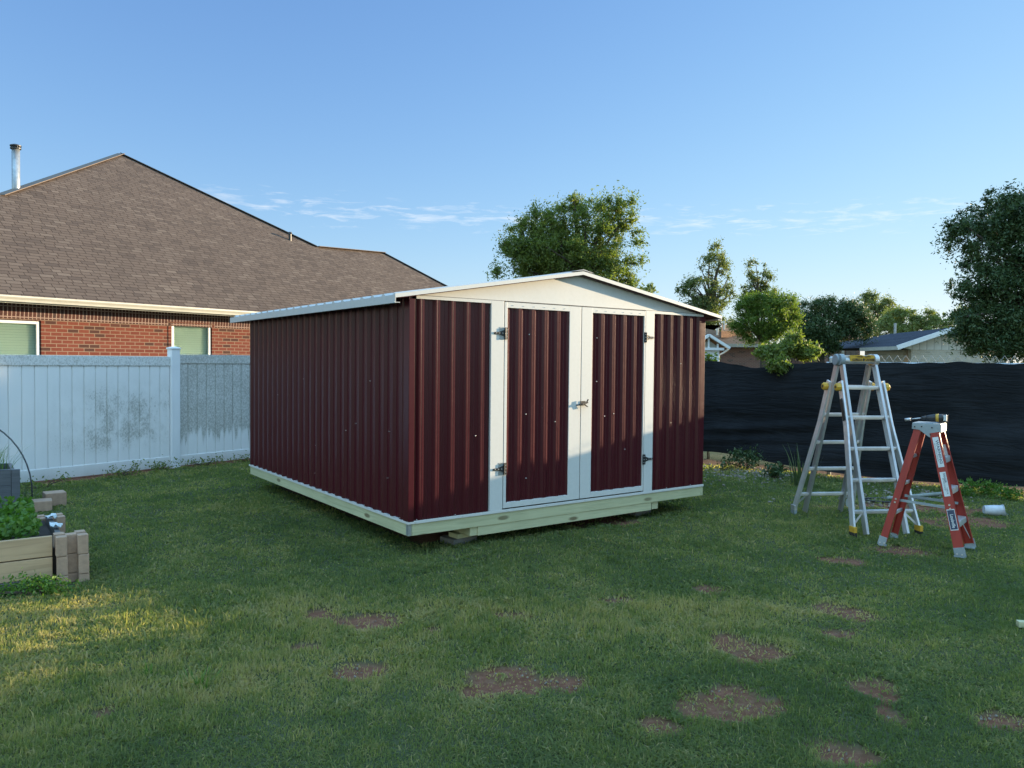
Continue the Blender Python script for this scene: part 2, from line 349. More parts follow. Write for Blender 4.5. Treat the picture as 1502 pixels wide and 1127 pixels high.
# band centre drops slightly to the right
d=mth(nt,'SUBTRACT',el,mth(nt,'SUBTRACT',.182,mth(nt,'MULTIPLY',az,.02)))
band=mth(nt,'SUBTRACT',1.0,mth(nt,'MULTIPLY',mth(nt,'ABSOLUTE',d),1/.028),clamp=True)
azm=N(nt,'ShaderNodeMapRange',interpolation_type='SMOOTHSTEP'); L(nt,mth(nt,'ABSOLUTE',mth(nt,'SUBTRACT',az,.10)),azm.inputs[0]); azm.inputs[1].default_value=.60; azm.inputs[2].default_value=.36
cf=mth(nt,'MULTIPLY',mth(nt,'SUBTRACT',mth(nt,'ADD',n1,mth(nt,'MULTIPLY',band,.20)),.645),3.6,clamp=True)
cf=mth(nt,'MULTIPLY',mth(nt,'MULTIPLY',cf,mth(nt,'MULTIPLY',band,2.0,clamp=True)),azm.outputs[0])
cf=mth(nt,'MULTIPLY',cf,mth(nt,'MULTIPLY',n2,1.3,clamp=True))
SKYC=(nt,bg)
tinted0=mix(nt,1.0,sky.outputs[0],(.98,.96,1.10),'MULTIPLY')
# soft shoulder on the bright sky near the sun, brighter sky overhead and behind
sr=N(nt,'ShaderNodeSeparateColor'); L(nt,tinted0,sr.inputs[0]); cr=N(nt,'ShaderNodeCombineColor')
for i_,(cap,kk) in enumerate(((2.75,.72),(2.75,.90),(2.75,1.25))):
    L(nt,mth(nt,'MULTIPLY',mth(nt,'SUBTRACT',1.0,mth(nt,'POWER',2.718,mth(nt,'MULTIPLY',sr.outputs[i_],-kk/cap))),cap),cr.inputs[i_])
up=N(nt,'ShaderNodeMapRange',interpolation_type='SMOOTHSTEP'); L(nt,el,up.inputs[0]); up.inputs[1].default_value=.48; up.inputs[2].default_value=.95; up.inputs[3].default_value=1; up.inputs[4].default_value=5.0
bh=N(nt,'ShaderNodeMapRange',interpolation_type='SMOOTHSTEP'); L(nt,sp.outputs[1],bh.inputs[0]); bh.inputs[1].default_value=.1; bh.inputs[2].default_value=-.5; bh.inputs[3].default_value=1; bh.inputs[4].default_value=2.1
tinted=mix(nt,1.0,cr.outputs[0],N(nt,'ShaderNodeCombineColor').outputs[0],'MULTIPLY')
k_=mth(nt,'MULTIPLY',up.outputs[0],bh.outputs[0]); tinted.node.inputs[7].links[0].from_node
for q_,w_ in enumerate((1.16,.90,.52)): L(nt,mth(nt,'ADD',1.0,mth(nt,'MULTIPLY',mth(nt,'SUBTRACT',k_,1.0),w_)),tinted.node.inputs[7].links[0].from_node.inputs[q_])
L(nt,mix(nt,mth(nt,'MULTIPLY',cf,.8),tinted,(2.75,2.75,2.75)),bg.inputs[0]); bg.inputs[1].default_value=.15
sc.view_settings.view_transform='Standard'; sc.view_settings.look='None'; sc.view_settings.exposure=1.5; sc.view_settings.gamma=1

# ------------------------------------------------------------ frames of reference
A=R(35.9); U=Vector((math.cos(A),math.sin(A),0)); V=Vector((-math.sin(A),math.cos(A),0)); P0=Vector((-.828,6.28,0))
EA=R(36.6); E_=Vector((math.sin(EA),math.cos(EA),0)); NN=Vector((-math.cos(EA),math.sin(EA),0))

# dirt patches (pixel ellipse in the photo -> ground ellipse)
PATCH=[(545,911,42,13),(463,902,20,8),(525,981,32,12),(735,1003,62,26),(830,997,35,14),(1092,950,42,20),(1262,1000,66,23),(1080,1030,66,20),
 (1240,897,38,10),(1232,931,36,10),(1038,866,30,8),(1225,823,34,6),(1325,811,44,7),(1322,1058,42,22),(1240,1110,60,25),(1478,1056,40,12),
 (905,881,26,5),(965,1068,24,10),(745,903,22,5),(870,762,70,8),(455,948,24,6),(150,1045,16,9),(1420,765,70,7),(1330,745,90,8),(640,925,16,5)]
pat=[]
for cx,cy,rx,ry in PATCH:
    c=G(cx,cy); ex=(G(cx+rx,cy)-c).length; ey=abs(G(cx,cy-ry).y-G(cx,cy+ry).y)/2; pat.append((c.x,c.y,ex,ey))
def dirtmask(x,y):
    x=np.asarray(x,float); y=np.asarray(y,float); m=np.zeros_like(x); nz=fbm(x,y,3.5,3)-.5; n2=fbm(x,y,13.0,8,3)-.5
    for cx,cy,a,b_ in pat:
        q=np.sqrt(((x-cx)/a)**2+((y-cy)/b_)**2)+nz*2.0+n2*1.1; m=np.maximum(m,np.clip((1.25-q)/.5,0,1)*np.clip(.75+1.2*fbm(x,y,9,71,3)-.35,0,1))
    # bare strip along both fences
    dv=np.abs((x+4.99)*NN.x+(y-11.36)*NN.y); s=(x+4.99)*E_.x+(y-11.36)*E_.y
    m=np.maximum(m,np.clip((.42-dv+nz*.5)/.2,0,1)*(s>-1.9))
    db=(3.06-x)*E_.x+(12.4-y)*E_.y
    m=np.maximum(m,np.clip((.42-db+nz*1.2)/.4,0,1)*(db>-.5)*.7)
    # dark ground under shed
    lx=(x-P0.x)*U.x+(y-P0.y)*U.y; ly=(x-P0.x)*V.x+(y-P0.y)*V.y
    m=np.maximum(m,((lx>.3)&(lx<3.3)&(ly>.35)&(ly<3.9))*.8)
    return m
# ------------------------------------------------------------ ground
def groundmat():
    m,nt,b=newmat('lawn_soil',(.06,.06,.03),.95,0,.15)
    v=mapping(nt); a=N(nt,'ShaderNodeAttribute',attribute_name='dirt')
    g1=noise(nt,v,9,6,.7); g2=noise(nt,v,1.1,4)
    grass=mix(nt,g1,(.045,.060,.026),(.095,.110,.050)); grass=mix(nt,ramp(nt,g2,[(.4,0),(.7,.5)]),grass,(.11,.095,.06))
    d1=noise(nt,v,22,8,.75); dirt=ramp(nt,d1,[(.25,(.10,.040,.024)),(.5,(.18,.078,.046)),(.78,(.30,.17,.11))])
    far=N(nt,'ShaderNodeMapRange'); 
    L(nt,mix(nt,a.outputs['Fac'],grass,dirt),b.inputs['Base Color']); bump(nt,b,noise(nt,v,60,6,.8),.7,.012); return m
M_['ground']=groundmat()
xs=np.concatenate([-np.geomspace(900,9,14),np.arange(-8.6,9.0,.065),np.geomspace(9.4,900,14)])
ys=np.concatenate([-np.geomspace(900,2,12),np.arange(-1,14.2,.065),np.geomspace(15,1200,16)])
XX,YY=np.meshgrid(xs,ys); nx,ny=len(xs),len(ys)
dm=dirtmask(XX,YY)*((np.abs(XX)<9)&(YY>-1)&(YY<14.2))
ZZ=(fbm(XX,YY,2.2,5)-.5)*.03+(fbm(XX,YY,9,6,3)-.5)*.012-dm*(.016+.02*(fbm(XX,YY,6,16,3)-.5))
near=((np.abs(XX)<8.8)&(YY>-1)&(YY<14.2)); ZZ=np.where(near,ZZ,0)
VV=np.stack([XX.ravel(),YY.ravel(),ZZ.ravel()],1); ii=np.arange(nx*ny).reshape(ny,nx)
FF=np.stack([ii[:-1,:-1].ravel(),ii[:-1,1:].ravel(),ii[1:,1:].ravel(),ii[1:,:-1].ravel()],1)
gr=npmesh('ground',VV,FF,'ground',smooth=True); at=gr.data.attributes.new('dirt','FLOAT','POINT'); at.data.foreach_set('value',dm.ravel().astype(np.float32)); tag(gr,kind='structure')

# ------------------------------------------------------------ grass
def blades(px,py,h,wd,lean,tint,z0=None,segs=2,yaw=None):
    n=len(px); yaw=rng.uniform(0,2*PI,n) if yaw is None else yaw; ldir=yaw+rng.normal(0,.5,n)+PI/2
    sx=np.cos(yaw)*wd/2; sy=np.sin(yaw)*wd/2; lx=np.cos(ldir)*lean; ly=np.sin(ldir)*lean; z0=np.zeros(n) if z0 is None else z0
    P=np.zeros((n,5,3)); 
    P[:,0]=np.stack([px-sx,py-sy,z0],1); P[:,1]=np.stack([px+sx,py+sy,z0],1)
    mx,my,mz=px+lx*.35*h,py+ly*.35*h,z0+h*.6
    P[:,2]=np.stack([mx+sx*.9,my+sy*.9,mz],1); P[:,3]=np.stack([mx-sx*.9,my-sy*.9,mz],1)
    P[:,4]=np.stack([px+lx*h,py+ly*h,z0+h*np.clip(1-.25*lean,.25,1)],1)
    base=np.arange(n)[:,None]*5
    Fq=np.concatenate([base+np.array([[0,1,2]]),base+np.array([[0,2,3]]),base+np.array([[3,2,4]])],0)
    return P.reshape(-1,3),Fq,np.tile(tint,3)
def scatter(n,y0,y1,margin=.6):
    # denser nearer the viewer, fan shaped with a margin on both sides
    u=rng.uniform(0,1,n); y=y0*(y1/y0)**u; x=rng.uniform(-1,1,n)*(y*.70+margin); return x,y
ns=760000
x,y=scatter(ns,2.35,14.2)
lx=(x-P0.x)*U.x+(y-P0.y)*U.y; ly=(x-P0.x)*V.x+(y-P0.y)*V.y
dv=(x+4.99)*NN.x+(y-11.36)*NN.y; db=(3.06-x)*E_.x+(12.4-y)*E_.y
bx=(x+3.12)*U.x+(y-5.38)*U.y; by=(x+3.12)*V.x+(y-5.38)*V.y
dmk=dirtmask(x,y)
dens=.52+.62*fbm(x,y,3.0,11,5)-.5*np.clip(fbm(x,y,.9,21)-.5,0,1)
keep=(rng.uniform(0,1,ns)<dens*(1-dmk*.95))&(dv<-.02)&(db>.05)&~((bx<.05)&(by>-.12)&(by<1.7))&~((lx>.25)&(lx<3.3)&(ly>.3)&(ly<3.9))
x=x[keep];y=y[keep];n=len(x); cl=fbm(x,y,3.2,31); cl2=fbm(x,y,11,41,3); dmk=dmk[keep]
ds=np.clip(y/4.2,.72,3.0)
h=(.010+.020*cl*cl2*2.2+rng.exponential(.005,n)+(fbm(x,y,.8,61)>.58)*.006)*(.85+.15*ds)*(1-dmk*.4); wd=rng.uniform(.0026,.0056,n)*ds
h=np.where(rng.uniform(0,1,n)<.015,h*1.7,h); broad=(rng.uniform(0,1,n)<.30+.7*np.clip((fbm(x,y,4.5,91)-.42)*4,0,1)); wd=np.where(broad,wd*2.0,wd); h=np.where(broad,h*.75,h)
lean=np.where(broad,rng.uniform(.3,1.7,n),rng.uniform(.05,1.0,n)); litz=np.clip((-3.4-(x*.4067-y*.9135))/.6,0,1)*np.clip((y*-1+5.4)/.5,0,1); h=h*(1+.3*litz); lean=lean*(1-.3*litz)  # sunlit patch put into the grass: blades there taller, more upright and tinted yellower
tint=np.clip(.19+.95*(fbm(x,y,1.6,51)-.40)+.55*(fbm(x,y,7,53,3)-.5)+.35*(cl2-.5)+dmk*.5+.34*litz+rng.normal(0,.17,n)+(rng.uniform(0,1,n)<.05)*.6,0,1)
z0=(fbm(x,y,2.2,5)-.5)*.03+(fbm(x,y,9,6,3)-.5)*.012-.004
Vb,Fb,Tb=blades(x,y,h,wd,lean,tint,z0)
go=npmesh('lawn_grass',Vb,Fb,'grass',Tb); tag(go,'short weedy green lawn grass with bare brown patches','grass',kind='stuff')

# ------------------------------------------------------------ leaf clusters and trees
def leafquads(C,size,tint,flat=0.0,aspect=.6):
    n=len(C); a=rng.normal(0,1,(n,3)); a/=np.linalg.norm(a,axis=1)[:,None]; b=rng.normal(0,1,(n,3)); b-=a*(a*b).sum(1)[:,None]; b/=np.linalg.norm(b,axis=1)[:,None]
    if flat: a[:,2]*=(1-flat); b[:,2]*=(1-flat)
    s=size[:,None]; P=np.stack([C-a*s,C+b*s*aspect*.6-a*s*.1,C+a*s,C-b*s*aspect*.6-a*s*.1],1)
    base=np.arange(n)[:,None]*4; return P.reshape(-1,3),base+np.array([[0,1,2,3]]),tint
def tree(name,label,loc,trunk_top,blobs,nleaf,leafsize,mat,trunk_r=.15,clump=.28,nclump=60,group=None,cat='tree',surf=.55,limbs=14,lean=(0,0),tb=0.0):
    loc=Vector(loc); root=empty(name,loc,0,label,cat,group)
    wts=np.array([b[3]*b[4]*b[5] for b in blobs])**.75; wts/=wts.sum(); Cc=[]; nclump=int(nclump*2.0)
    for k in range(nclump):
        j=rng.choice(len(blobs),p=wts); bx_,by_,bz_,rx_,ry_,rz_=blobs[j]; d_=rng.normal(0,1,3); d_/=np.linalg.norm(d_); r_=(surf+(1-surf)*rng.uniform(0,1)**.6)*1.06
        Cc.append((bx_+d_[0]*rx_*r_,by_+d_[1]*ry_*r_,bz_+d_[2]*rz_*r_))
    Cc=np.array(Cc); cs=rng.uniform(.35,1.25,nclump)*clump; ct=rng.normal(0,.13,nclump); an=rng.uniform(.55,1.35,(nclump,3)); dirs=rng.normal(0,1,(nclump,3))*.35
    pw=cs**1.6; pw/=pw.sum(); k=rng.choice(nclump,nleaf,p=pw); g=rng.normal(0,1,(nleaf,3)); g/=np.linalg.norm(g,axis=1)[:,None]; rr=np.minimum(np.abs(rng.normal(0,.62,nleaf)),rng.uniform(.6,1.1,nleaf))
    P=Cc[k]+(g*an[k]+dirs[k]*rng.uniform(-1,1,(nleaf,1)))*(cs[k]*rr)[:,None]
    P[:,2]=np.maximum(P[:,2],.15)
    tint=np.clip(.42+ct[k]+rng.normal(0,.2,nleaf)+tb,0,1); Pv,Pf,Pt=leafquads(P,rng.uniform(.6,1.3,nleaf)*leafsize,tint)
    npmesh('crown',Pv,Pf,mat,Pt,root)
    t=MB(); top=Vector((lean[0],lean[1],trunk_top)); t.tube([(0,0,-.1),(lean[0]*.2,lean[1]*.2,trunk_top*.35),(lean[0]*.6,lean[1]*.6,trunk_top*.7),top],[trunk_r*1.25,trunk_r,trunk_r*.85,trunk_r*.7],9,False)
    order=rng.permutation(nclump)[:limbs]
    for q in order:
        e=Vector(Cc[q]); m_=top.lerp(e,.5)+Vector((0,0,-.08*(e-top).length)) ; m_.x+=random.uniform(-.1,.1)*(e-top).length
        t.tube([top-Vector((0,0,.1)),m_,e],[trunk_r*.5,trunk_r*.28,trunk_r*.07],6,False)
    t.build('trunk','bark',root,smooth=True); return root
def pxblob(cx,cy,rx,ry,Y,base,depth=None):
    c=D(cx,cy,Y); r_=rx/F*Y; rz_=ry/F*Y; return (c.x-base.x,c.y-base.y,c.z,r_,depth or r_*.9,rz_)
def pxtree(name,label,Y,basex,ellipses,trunkpx,*a,**k):
    b_=D(basex,540,Y); b_.z=0; tt=D(trunkpx[0],trunkpx[1],Y); return tree(name,label,b_,tt.z,[pxblob(*e,Y,b_) for e in ellipses],*a,lean=(tt.x-b_.x,0),**k)
pxtree('large_tree','large spreading tree with dense olive green crown behind the shed ridge',34,856,
 [(772,358,34,30),(738,368,16,16),(728,398,10,8),(752,400,18,12),(800,332,30,30),(835,320,28,28),(878,318,34,30),(918,312,20,22),(905,365,26,34),(934,355,12,22),(926,385,18,22),(862,375,44,28),(805,385,48,26),(895,412,40,20),(920,420,18,16),(850,410,46,20),(790,405,30,18),(815,372,60,26)],
 (856,395),90000,.068,'leaf_mid',trunk_r=.26,clump=.62,nclump=190,limbs=40,surf=.4)
pxtree('small_treetop','tiny pale treetop peeking over the shed roof right of the large tree',60,948,[(948,427,12,9)],(948,430),700,.16,'leaf_far',trunk_r=.1,clump=.35,nclump=12,limbs=4)
pxtree('airy_tree','tall airy tree with see-through crown and visible limbs above brown-roofed house',55,1046,
 [(1050,372,13,12),(1045,390,22,16),(1066,402,12,16),(1014,412,15,11),(998,427,9,7),(1030,425,30,18),(1072,428,12,12),(1032,452,34,12),(1022,468,34,12),(1045,480,40,12)],
 (1044,445),22000,.09,'leaf_olive',trunk_r=.24,clump=.62,nclump=110,limbs=60)
pxtree('slender_tree','slender pale treetop standing between airy tree and bright green tree',58,1112,
 [(1105,388,7,7),(1124,393,9,7),(1114,406,16,9),(1100,422,12,9),(1128,424,10,8),(1112,440,24,10)],(1112,428),8000,.085,'leaf_olive',trunk_r=.15,clump=.5,nclump=34,limbs=20)
pxtree('bright_green_tree','bright yellow-green bushy tree right of the shed, its right side sunlit',30,1118,
 [(1120,447,34,14),(1098,455,20,16),(1148,446,22,14),(1125,470,38,20),(1088,478,14,14),(1158,462,14,18),(1118,492,26,14),(1140,485,20,14)],
 (1120,500),40000,.046,'leaf_bright',trunk_r=.12,clump=.36,nclump=130,limbs=26)
pxtree('dark_tree','dark dense tree between bright green tree and red brick house',34,1205,
 [(1190,452,22,14),(1215,448,24,12),(1248,458,18,12),(1205,480,36,20),(1252,476,18,12),(1182,495,20,16),(1205,505,24,14),(1225,495,14,16),(1252,464,24,18),(1262,484,18,14),(1160,468,16,16)],
 (1205,500),56000,.055,'leaf_dark',trunk_r=.16,clump=.42,nclump=120,limbs=20,tb=.12)
pxtree('sunlit_bush_tree','small sunlit yellow-green tree low beside the red brick house window',42,1218,[(1213,508,9,9),(1222,494,7,7)],(1216,508),3500,.06,'leaf_bright',trunk_r=.08,clump=.22,nclump=24,limbs=6)
pxtree('round_far_tree','rounded far tree rising highest behind slate-roofed house',70,1286,[(1285,444,22,9),(1278,438,10,6),(1300,450,12,9),(1286,466,30,14)],(1286,455),9000,.12,'leaf_olive',trunk_r=.2,clump=.6,nclump=40,limbs=8,tb=.15)
pxtree('far_tree','yellow-green far tree directly above slate roof ridge',62,1318,[(1298,470,20,12),(1325,466,20,12),(1312,462,14,8),(1290,485,34,14),(1325,482,26,12)],(1316,480),16000,.10,'leaf_far',trunk_r=.18,clump=.5,nclump=46,limbs=8)
pxtree('far_tree','yellow-green far tree between slate roof ridge and big dark tree',62,1362,[(1360,468,18,12),(1372,462,11,9),(1350,472,12,8),(1395,472,16,10),(1370,484,34,12),(1405,470,20,16)],(1362,480),16000,.10,'leaf_far',trunk_r=.18,clump=.5,nclump=46,limbs=8)
pxtree('big_dark_tree','big dark leafy tree at the right edge overhanging black fence',19.0,1545,
 [(1470,320,62,42),(1440,350,50,40),(1520,300,80,30),(1500,380,80,60),(1560,360,110,90),(1455,415,55,42),(1480,460,70,50),(1430,465,42,34),(1440,495,40,24),(1408,484,20,16),(1470,505,60,18),(1520,480,110,50),(1600,430,110,100),(1600,310,90,60)],
 (1540,420),160000,.047,'leaf_dark',trunk_r=.2,clump=.36,nclump=480,limbs=40,surf=.3)
# unseen trees added out of frame right, placed and shaped to shade the lawn
tree('shade_tree','leafy unseen tree added beyond the black fence, out of frame right, to shade the lawn',(15.62,9.0,0),2.0,[(-.5,1.1,3.0,1.3,1.3,1.5),(0,0,2.6,1.9,2.0,2.0),(.6,-1.8,2.8,2.0,2.2,2.2),(0,-.6,4.3,1.6,2.4,1.2)],60000,.15,'leaf_mid',trunk_r=.2,clump=.42,nclump=240,surf=.1)
tree('shade_tree','low leafy unseen tree added nearest the camera side, out of frame right, to shade the lawn',(18.0,3.6,0),1.8,[(0,0,2.8,2.4,2.8,2.2),(0,-1.5,2.4,2.4,2.8,1.8),(0,2,2.6,2.0,2.2,2.0),(0,0,4.4,2,2.8,1.4)],60000,.15,'leaf_mid',trunk_r=.2,clump=.6,nclump=240,surf=.1)

# ------------------------------------------------------------ shed
shed=empty('garden_shed',P0,A,'maroon ribbed metal shed with white double door trim on timber skids','shed')
WX,DY=3.557,4.12; ZB,ZT=.285,2.135
def ribbed(x0,x1,zb,zt,phase,period=.15,h=.028,base=0.0,topf=None,hi=.036,sl=.019):
    # profile along x, ribs toward -y; returns MB ; x breakpoints
    pts=[]; k0=int((x0-phase)/period)-2
    brk=[]
    for k in range(k0,k0+int((x1-x0)/period)+5):
        c=phase+k*period
        lo=(period-hi-2*sl)
        brk+=[(c-hi/2-sl,base),(c-hi/2,base-h),(c-.004,base-h),(c,base-h+.0025),(c+.004,base-h),(c+hi/2,base-h),(c+hi/2+sl,base),
              (c+hi/2+sl+lo*.5-.005,base),(c+hi/2+sl+lo*.5,base-.004),(c+hi/2+sl+lo*.5+.005,base)]
    brk=sorted(set(brk))
    def yat(x):
        for (a,ya),(b_,yb) in zip(brk,brk[1:]):
            if a<=x<=b_: return ya+(yb-ya)*(x-a)/max(b_-a,1e-9)
        return base
    xs_=[x0]+[a for a,_ in brk if x0<a<x1]+[x1]; mb=MB()
    vs=[]; 
    for xq in xs_:
        yy=yat(xq); vs+=[(xq,yy,zb),(xq,yy,zt if topf is None else topf(xq))]
    n_=len(xs_); vs+= [(x0,base+.012,zb),(x0,base+.012,vs[1][2]),(x1,base+.012,zb),(x1,base+.012,vs[2*n_-1][2])]
    fs=[(2*i,2*i+2,2*i+3,2*i+1) for i in range(n_-1)]+[(2*n_,2*n_+1,2*n_+3,2*n_+2)[::-1],(0,1,2*n_+1,2*n_),(2*n_-2,2*n_+2,2*n_+3,2*n_-1)]
    mb.add(vs,fs); return mb
ribbed(.045,.772,ZB,ZT-.028,.088).build('front_wall_panel','maroon',shed)
ribbed(2.791,WX-.012,ZB,ZT-.028,2.905).build('front_wall_panel','maroon',shed)
sw=ribbed(0,DY,ZB,ZT,.171,.1667,.028)     # left side: rotate so ribs face -x
o=sw.build('side_wall_panel','maroon',shed); o.matrix_local=Matrix.Rotation(-PI/2,4,'Z')@Matrix.Translation((-DY,0,0)); 
o.matrix_local=Matrix(((0,1,0,0),(-1,0,0,DY),(0,0,1,0),(0,0,0,1)))
o=ribbed(0,DY,ZB,ZT,.1,.1667,.02).build('side_wall_panel','maroon',shed); o.matrix_local=Matrix(((0,-1,0,WX),(1,0,0,0),(0,0,1,0),(0,0,0,1)))
RIDX=WX/2; slope=.165; zr=2.125
roofz=lambda x: 2.127+(RIDX+.17-abs(x-RIDX))*slope
o=ribbed(0,WX,ZB,ZT,.1,topf=lambda q:roofz(q)-.035).build('rear_wall_panel','maroon',shed); o.matrix_local=Matrix(((-1,0,0,WX),(0,-1,0,DY),(0,0,1,0),(0,0,0,1)))
# corner trims
c=MB(); c.b2((-.030,-.032,ZB),(.022,-.024,ZT-.03)); c.b2((-.032,-.030,ZB),(-.025,.06,ZT-.001)); c.build('corner_trim','maroon',shed,.0015)
c=MB(); c.b2((WX-.04,-.026,ZB),(WX+.024,-.018,ZT-.03)); c.b2((WX+.019,-.024,ZB),(WX+.026,.06,ZT-.001)); c.build('corner_trim','maroon',shed,.0015)
# white base trim
c=MB(); c.b2((-.032,-.032,.268),(WX+.03,-.006,.287)); c.b2((-.034,-.030,.266),(WX+.03,-.029,.292)); c.build('base_trim','white',shed)
c=MB(); c.b2((-.034,-.028,.268),(-.006,DY+.03,.287)); c.build('base_trim','white',shed)
c=MB(); c.b2((WX+.006,-.028,.268),(WX+.034,DY+.03,.287)); c.build('base_trim','white',shed)
# timber floor frame
def board(name,p,q,mat,par,bev=.003): m_=MB(); m_.b2(p,q); return m_.build(name,mat,par,bev)
board('rim_board',(.012,-.022,.168),(WX-.0,.016,.2665),'treated_x',shed)
board('rim_board',(-.024,-.02,.168),(.011,DY,.2665),'treated_y',shed)
board('rim_board',(WX+.001,-.02,.168),(WX+.034,DY,.2665),'treated_y',shed)
board('rim_board',(.012,DY-.036,.168),(WX,DY,.2665),'treated_x',shed)
board('floor_deck',(.04,.02,.235),(WX-.03,DY-.04,.262),'treated_x',shed)
c=MB(); c.b2((-.027,-.023,.172),(.004,-.0205,.262)); c.b2((-.0265,-.024,.172),(-.0245,.012,.262)); c.build('corner_strap','galv',shed)
board('skid_face_board',(.66,-.016,.088),(2.80,.02,.1675),'treated_x',shed)
for xx in (.585,2.82):
    board('skid',(xx,-.005,.09),(xx+.088,DY-.05,.1665),'treated_y',shed)
board('skid',(1.72,.1,.09),(1.81,DY-.05,.1665),'treated_y',shed)
# header/base of gable, posts and doors
c=MB(); c.b2((.035,-.030,2.108),(.772,-.020,2.134)); c.build('header_trim','white',shed); c=MB(); c.b2((2.791,-.030,2.108),(WX-.01,-.020,2.134)); c.build('header_trim','white',shed)
c=MB(); c.b2((.772,-.030,.289),(.908,-.004,2.134)); c.build('door_post','white',shed,.002)
c=MB(); c.b2((2.668,-.030,.289),(2.791,-.004,2.134)); c.build('door_post','white',shed,.002)
c=MB(); c.b2((.9,.03,.289),(2.68,.04,2.134)); c.build('door_backing','maroon',shed)
def screw(par,x,z,y=-.022,r=.0055):
    m_=MB(); m_.tube([(x,y+.002,z),(x,y-.004,z),(x,y-.0055,z)],[r,r,r*.5],7); return m_.build('screw','screw',par)
for (x0,x1,hx,xl,xr,ph) in ((.916,1.802,0,.945,1.660,1.088),(1.812,2.660,1,1.947,2.646,2.082)):
    d_=empty('tmp',(0,0,0)); bpy.data.objects.remove(d_)
    dr=ribbed(xl,xr,.335,2.085,ph,.148,.018,base=-.008).build('door','maroon',shed)
    for nm,p,q in (('door_stile',(x0,-.031,.302),(xl,-.006,2.128)),('door_stile',(xr,-.031,.302),(x1,-.006,2.128)),
                   ('door_rail',(xl,-.0305,2.078),(xr,-.006,2.128)),('door_rail',(xl,-.0305,.302),(xr,-.006,.352))):
        m_=MB(); m_.b2(p,q); m_.build(nm,'white',dr,.002)
    for k in range(6):
        xx=xl+(xr-xl)*(k+.5)/6
        screw(dr,xx,.327,-.0305,.003); screw(dr,xx,2.10,-.0305,.003)
    rs=random.Random(5+hx)
    pts=[(1.20,1.85),(1.52,1.83),(1.38,1.49),(1.51,1.53),(1.36,1.18),(1.24,1.13),(1.16,1.13),(1.50,1.05),(1.22,.84),(1.08,.80),(1.08,.52),(1.17,.55)] if not hx else [(2.02,1.84),(2.10,1.50),(2.01,1.42),(2.12,1.08),(2.24,1.10),(2.25,.70),(2.40,.74),(2.38,.40)]
    for xx,zz in pts: screw(dr,xx,zz,-.0255 if rs.random()<.6 else -.012,.0055)
    # strap hinges, black T shape with a steel backing plate
    for zc in ((1.852,.655) if not hx else (1.862,.622)):
        sgn=1 if not hx else -1; xe=.930 if not hx else 2.655
        m_=MB(); m_.b2((xe-.011,-.041,zc-.052),(xe+.013,-.032,zc+.052)); m_.tube([(xe-.014*sgn*1.0,-.043,zc-.05),(xe-.014*sgn,-.043,zc+.05)],.006,8)
        m_.prism([(xe-.018*sgn,-.032,zc-.03),(xe-.018*sgn,-.032,zc+.03),(xe-.075*sgn,-.032,zc+.012),(xe-.125*sgn,-.032,zc+.009),(xe-.135*sgn,-.032,zc),(xe-.125*sgn,-.032,zc-.009),(xe-.075*sgn,-.032,zc-.012)],(0,-.005,0))
        hg=m_.build('hinge','black',dr,.001)
        for sx,sz in ((0,.03),(0,-.03),(-.04,0),(-.075,0),(-.11,0),(0,.0)):
            screw(hg,xe+sx*sgn,zc+sz,-.042 if sx==0 else -.038,.004)
        if not hx:
            m_=MB(); m_.b2((xe-.07,-.0322,zc-.055),(xe-.012,-.0312,zc+.055)); m_.build('backing_plate','galv',hg)
for k in range(9): screw(shed,.03+k*.46,.280,-.033,.004)
for k in range(10): screw(shed,.05+k*.37,.30,-.026,.004)
for (xx,zz) in ((3.06,.98),(3.20,1.6),(.62,.96)): screw(shed,xx,zz,-.024)
for (yy,zz) in ((1.22,.94),(1.96,.73),(1.99,.44),(.32,1.0),(.35,.60),(1.0,1.02),(2.3,1.4),(3.1,1.2),(.7,1.42)):
    m_=MB(); m_.tube([(-.018,yy,zz),(-.031,yy,zz)],.0038,7); m_.build('screw','screw',shed)
for k in range(12):
    m_=MB(); m_.tube([(-.02,.12+k*.34,.298),(-.031,.12+k*.34,.298)],.004,7); m_.build('screw','screw',shed)
# latch
m_=MB(); m_.b2((1.80,-.037,1.195),(1.866,-.031,1.235)); m_.b2((1.792,-.075,1.196),(1.806,-.037,1.212)); m_.bar((1.77,-.062,1.203),(1.868,-.062,1.222),.012,.02,(0,1,0))
m_.bar((1.85,-.06,1.21),(1.875,-.062,1.252),.008,.012,(0,1,0)); m_.bar((1.84,-.055,1.20),(1.872,-.058,1.180),.008,.012,(0,1,0)); m_.bar((1.745,-.045,1.198),(1.80,-.052,1.205),.008,.014,(0,1,0))
m_.build('door_latch','black',shed,.001)
# gable panel
gz=lambda x: roofz(x)-.026
m_=MB(); m_.prism([(.02,-.012,2.140),(WX-.02,-.012,2.140),(WX-.02,-.012,gz(WX-.02)),(RIDX,-.012,gz(RIDX)),(.02,-.012,gz(.02))],(0,.012,0)); m_.build('gable_panel','white',shed)
m_=MB(); m_.b2((.02,-.016,2.1345),(WX-.02,-.002,2.1395)); m_.build('gable_flashing','black',shed)
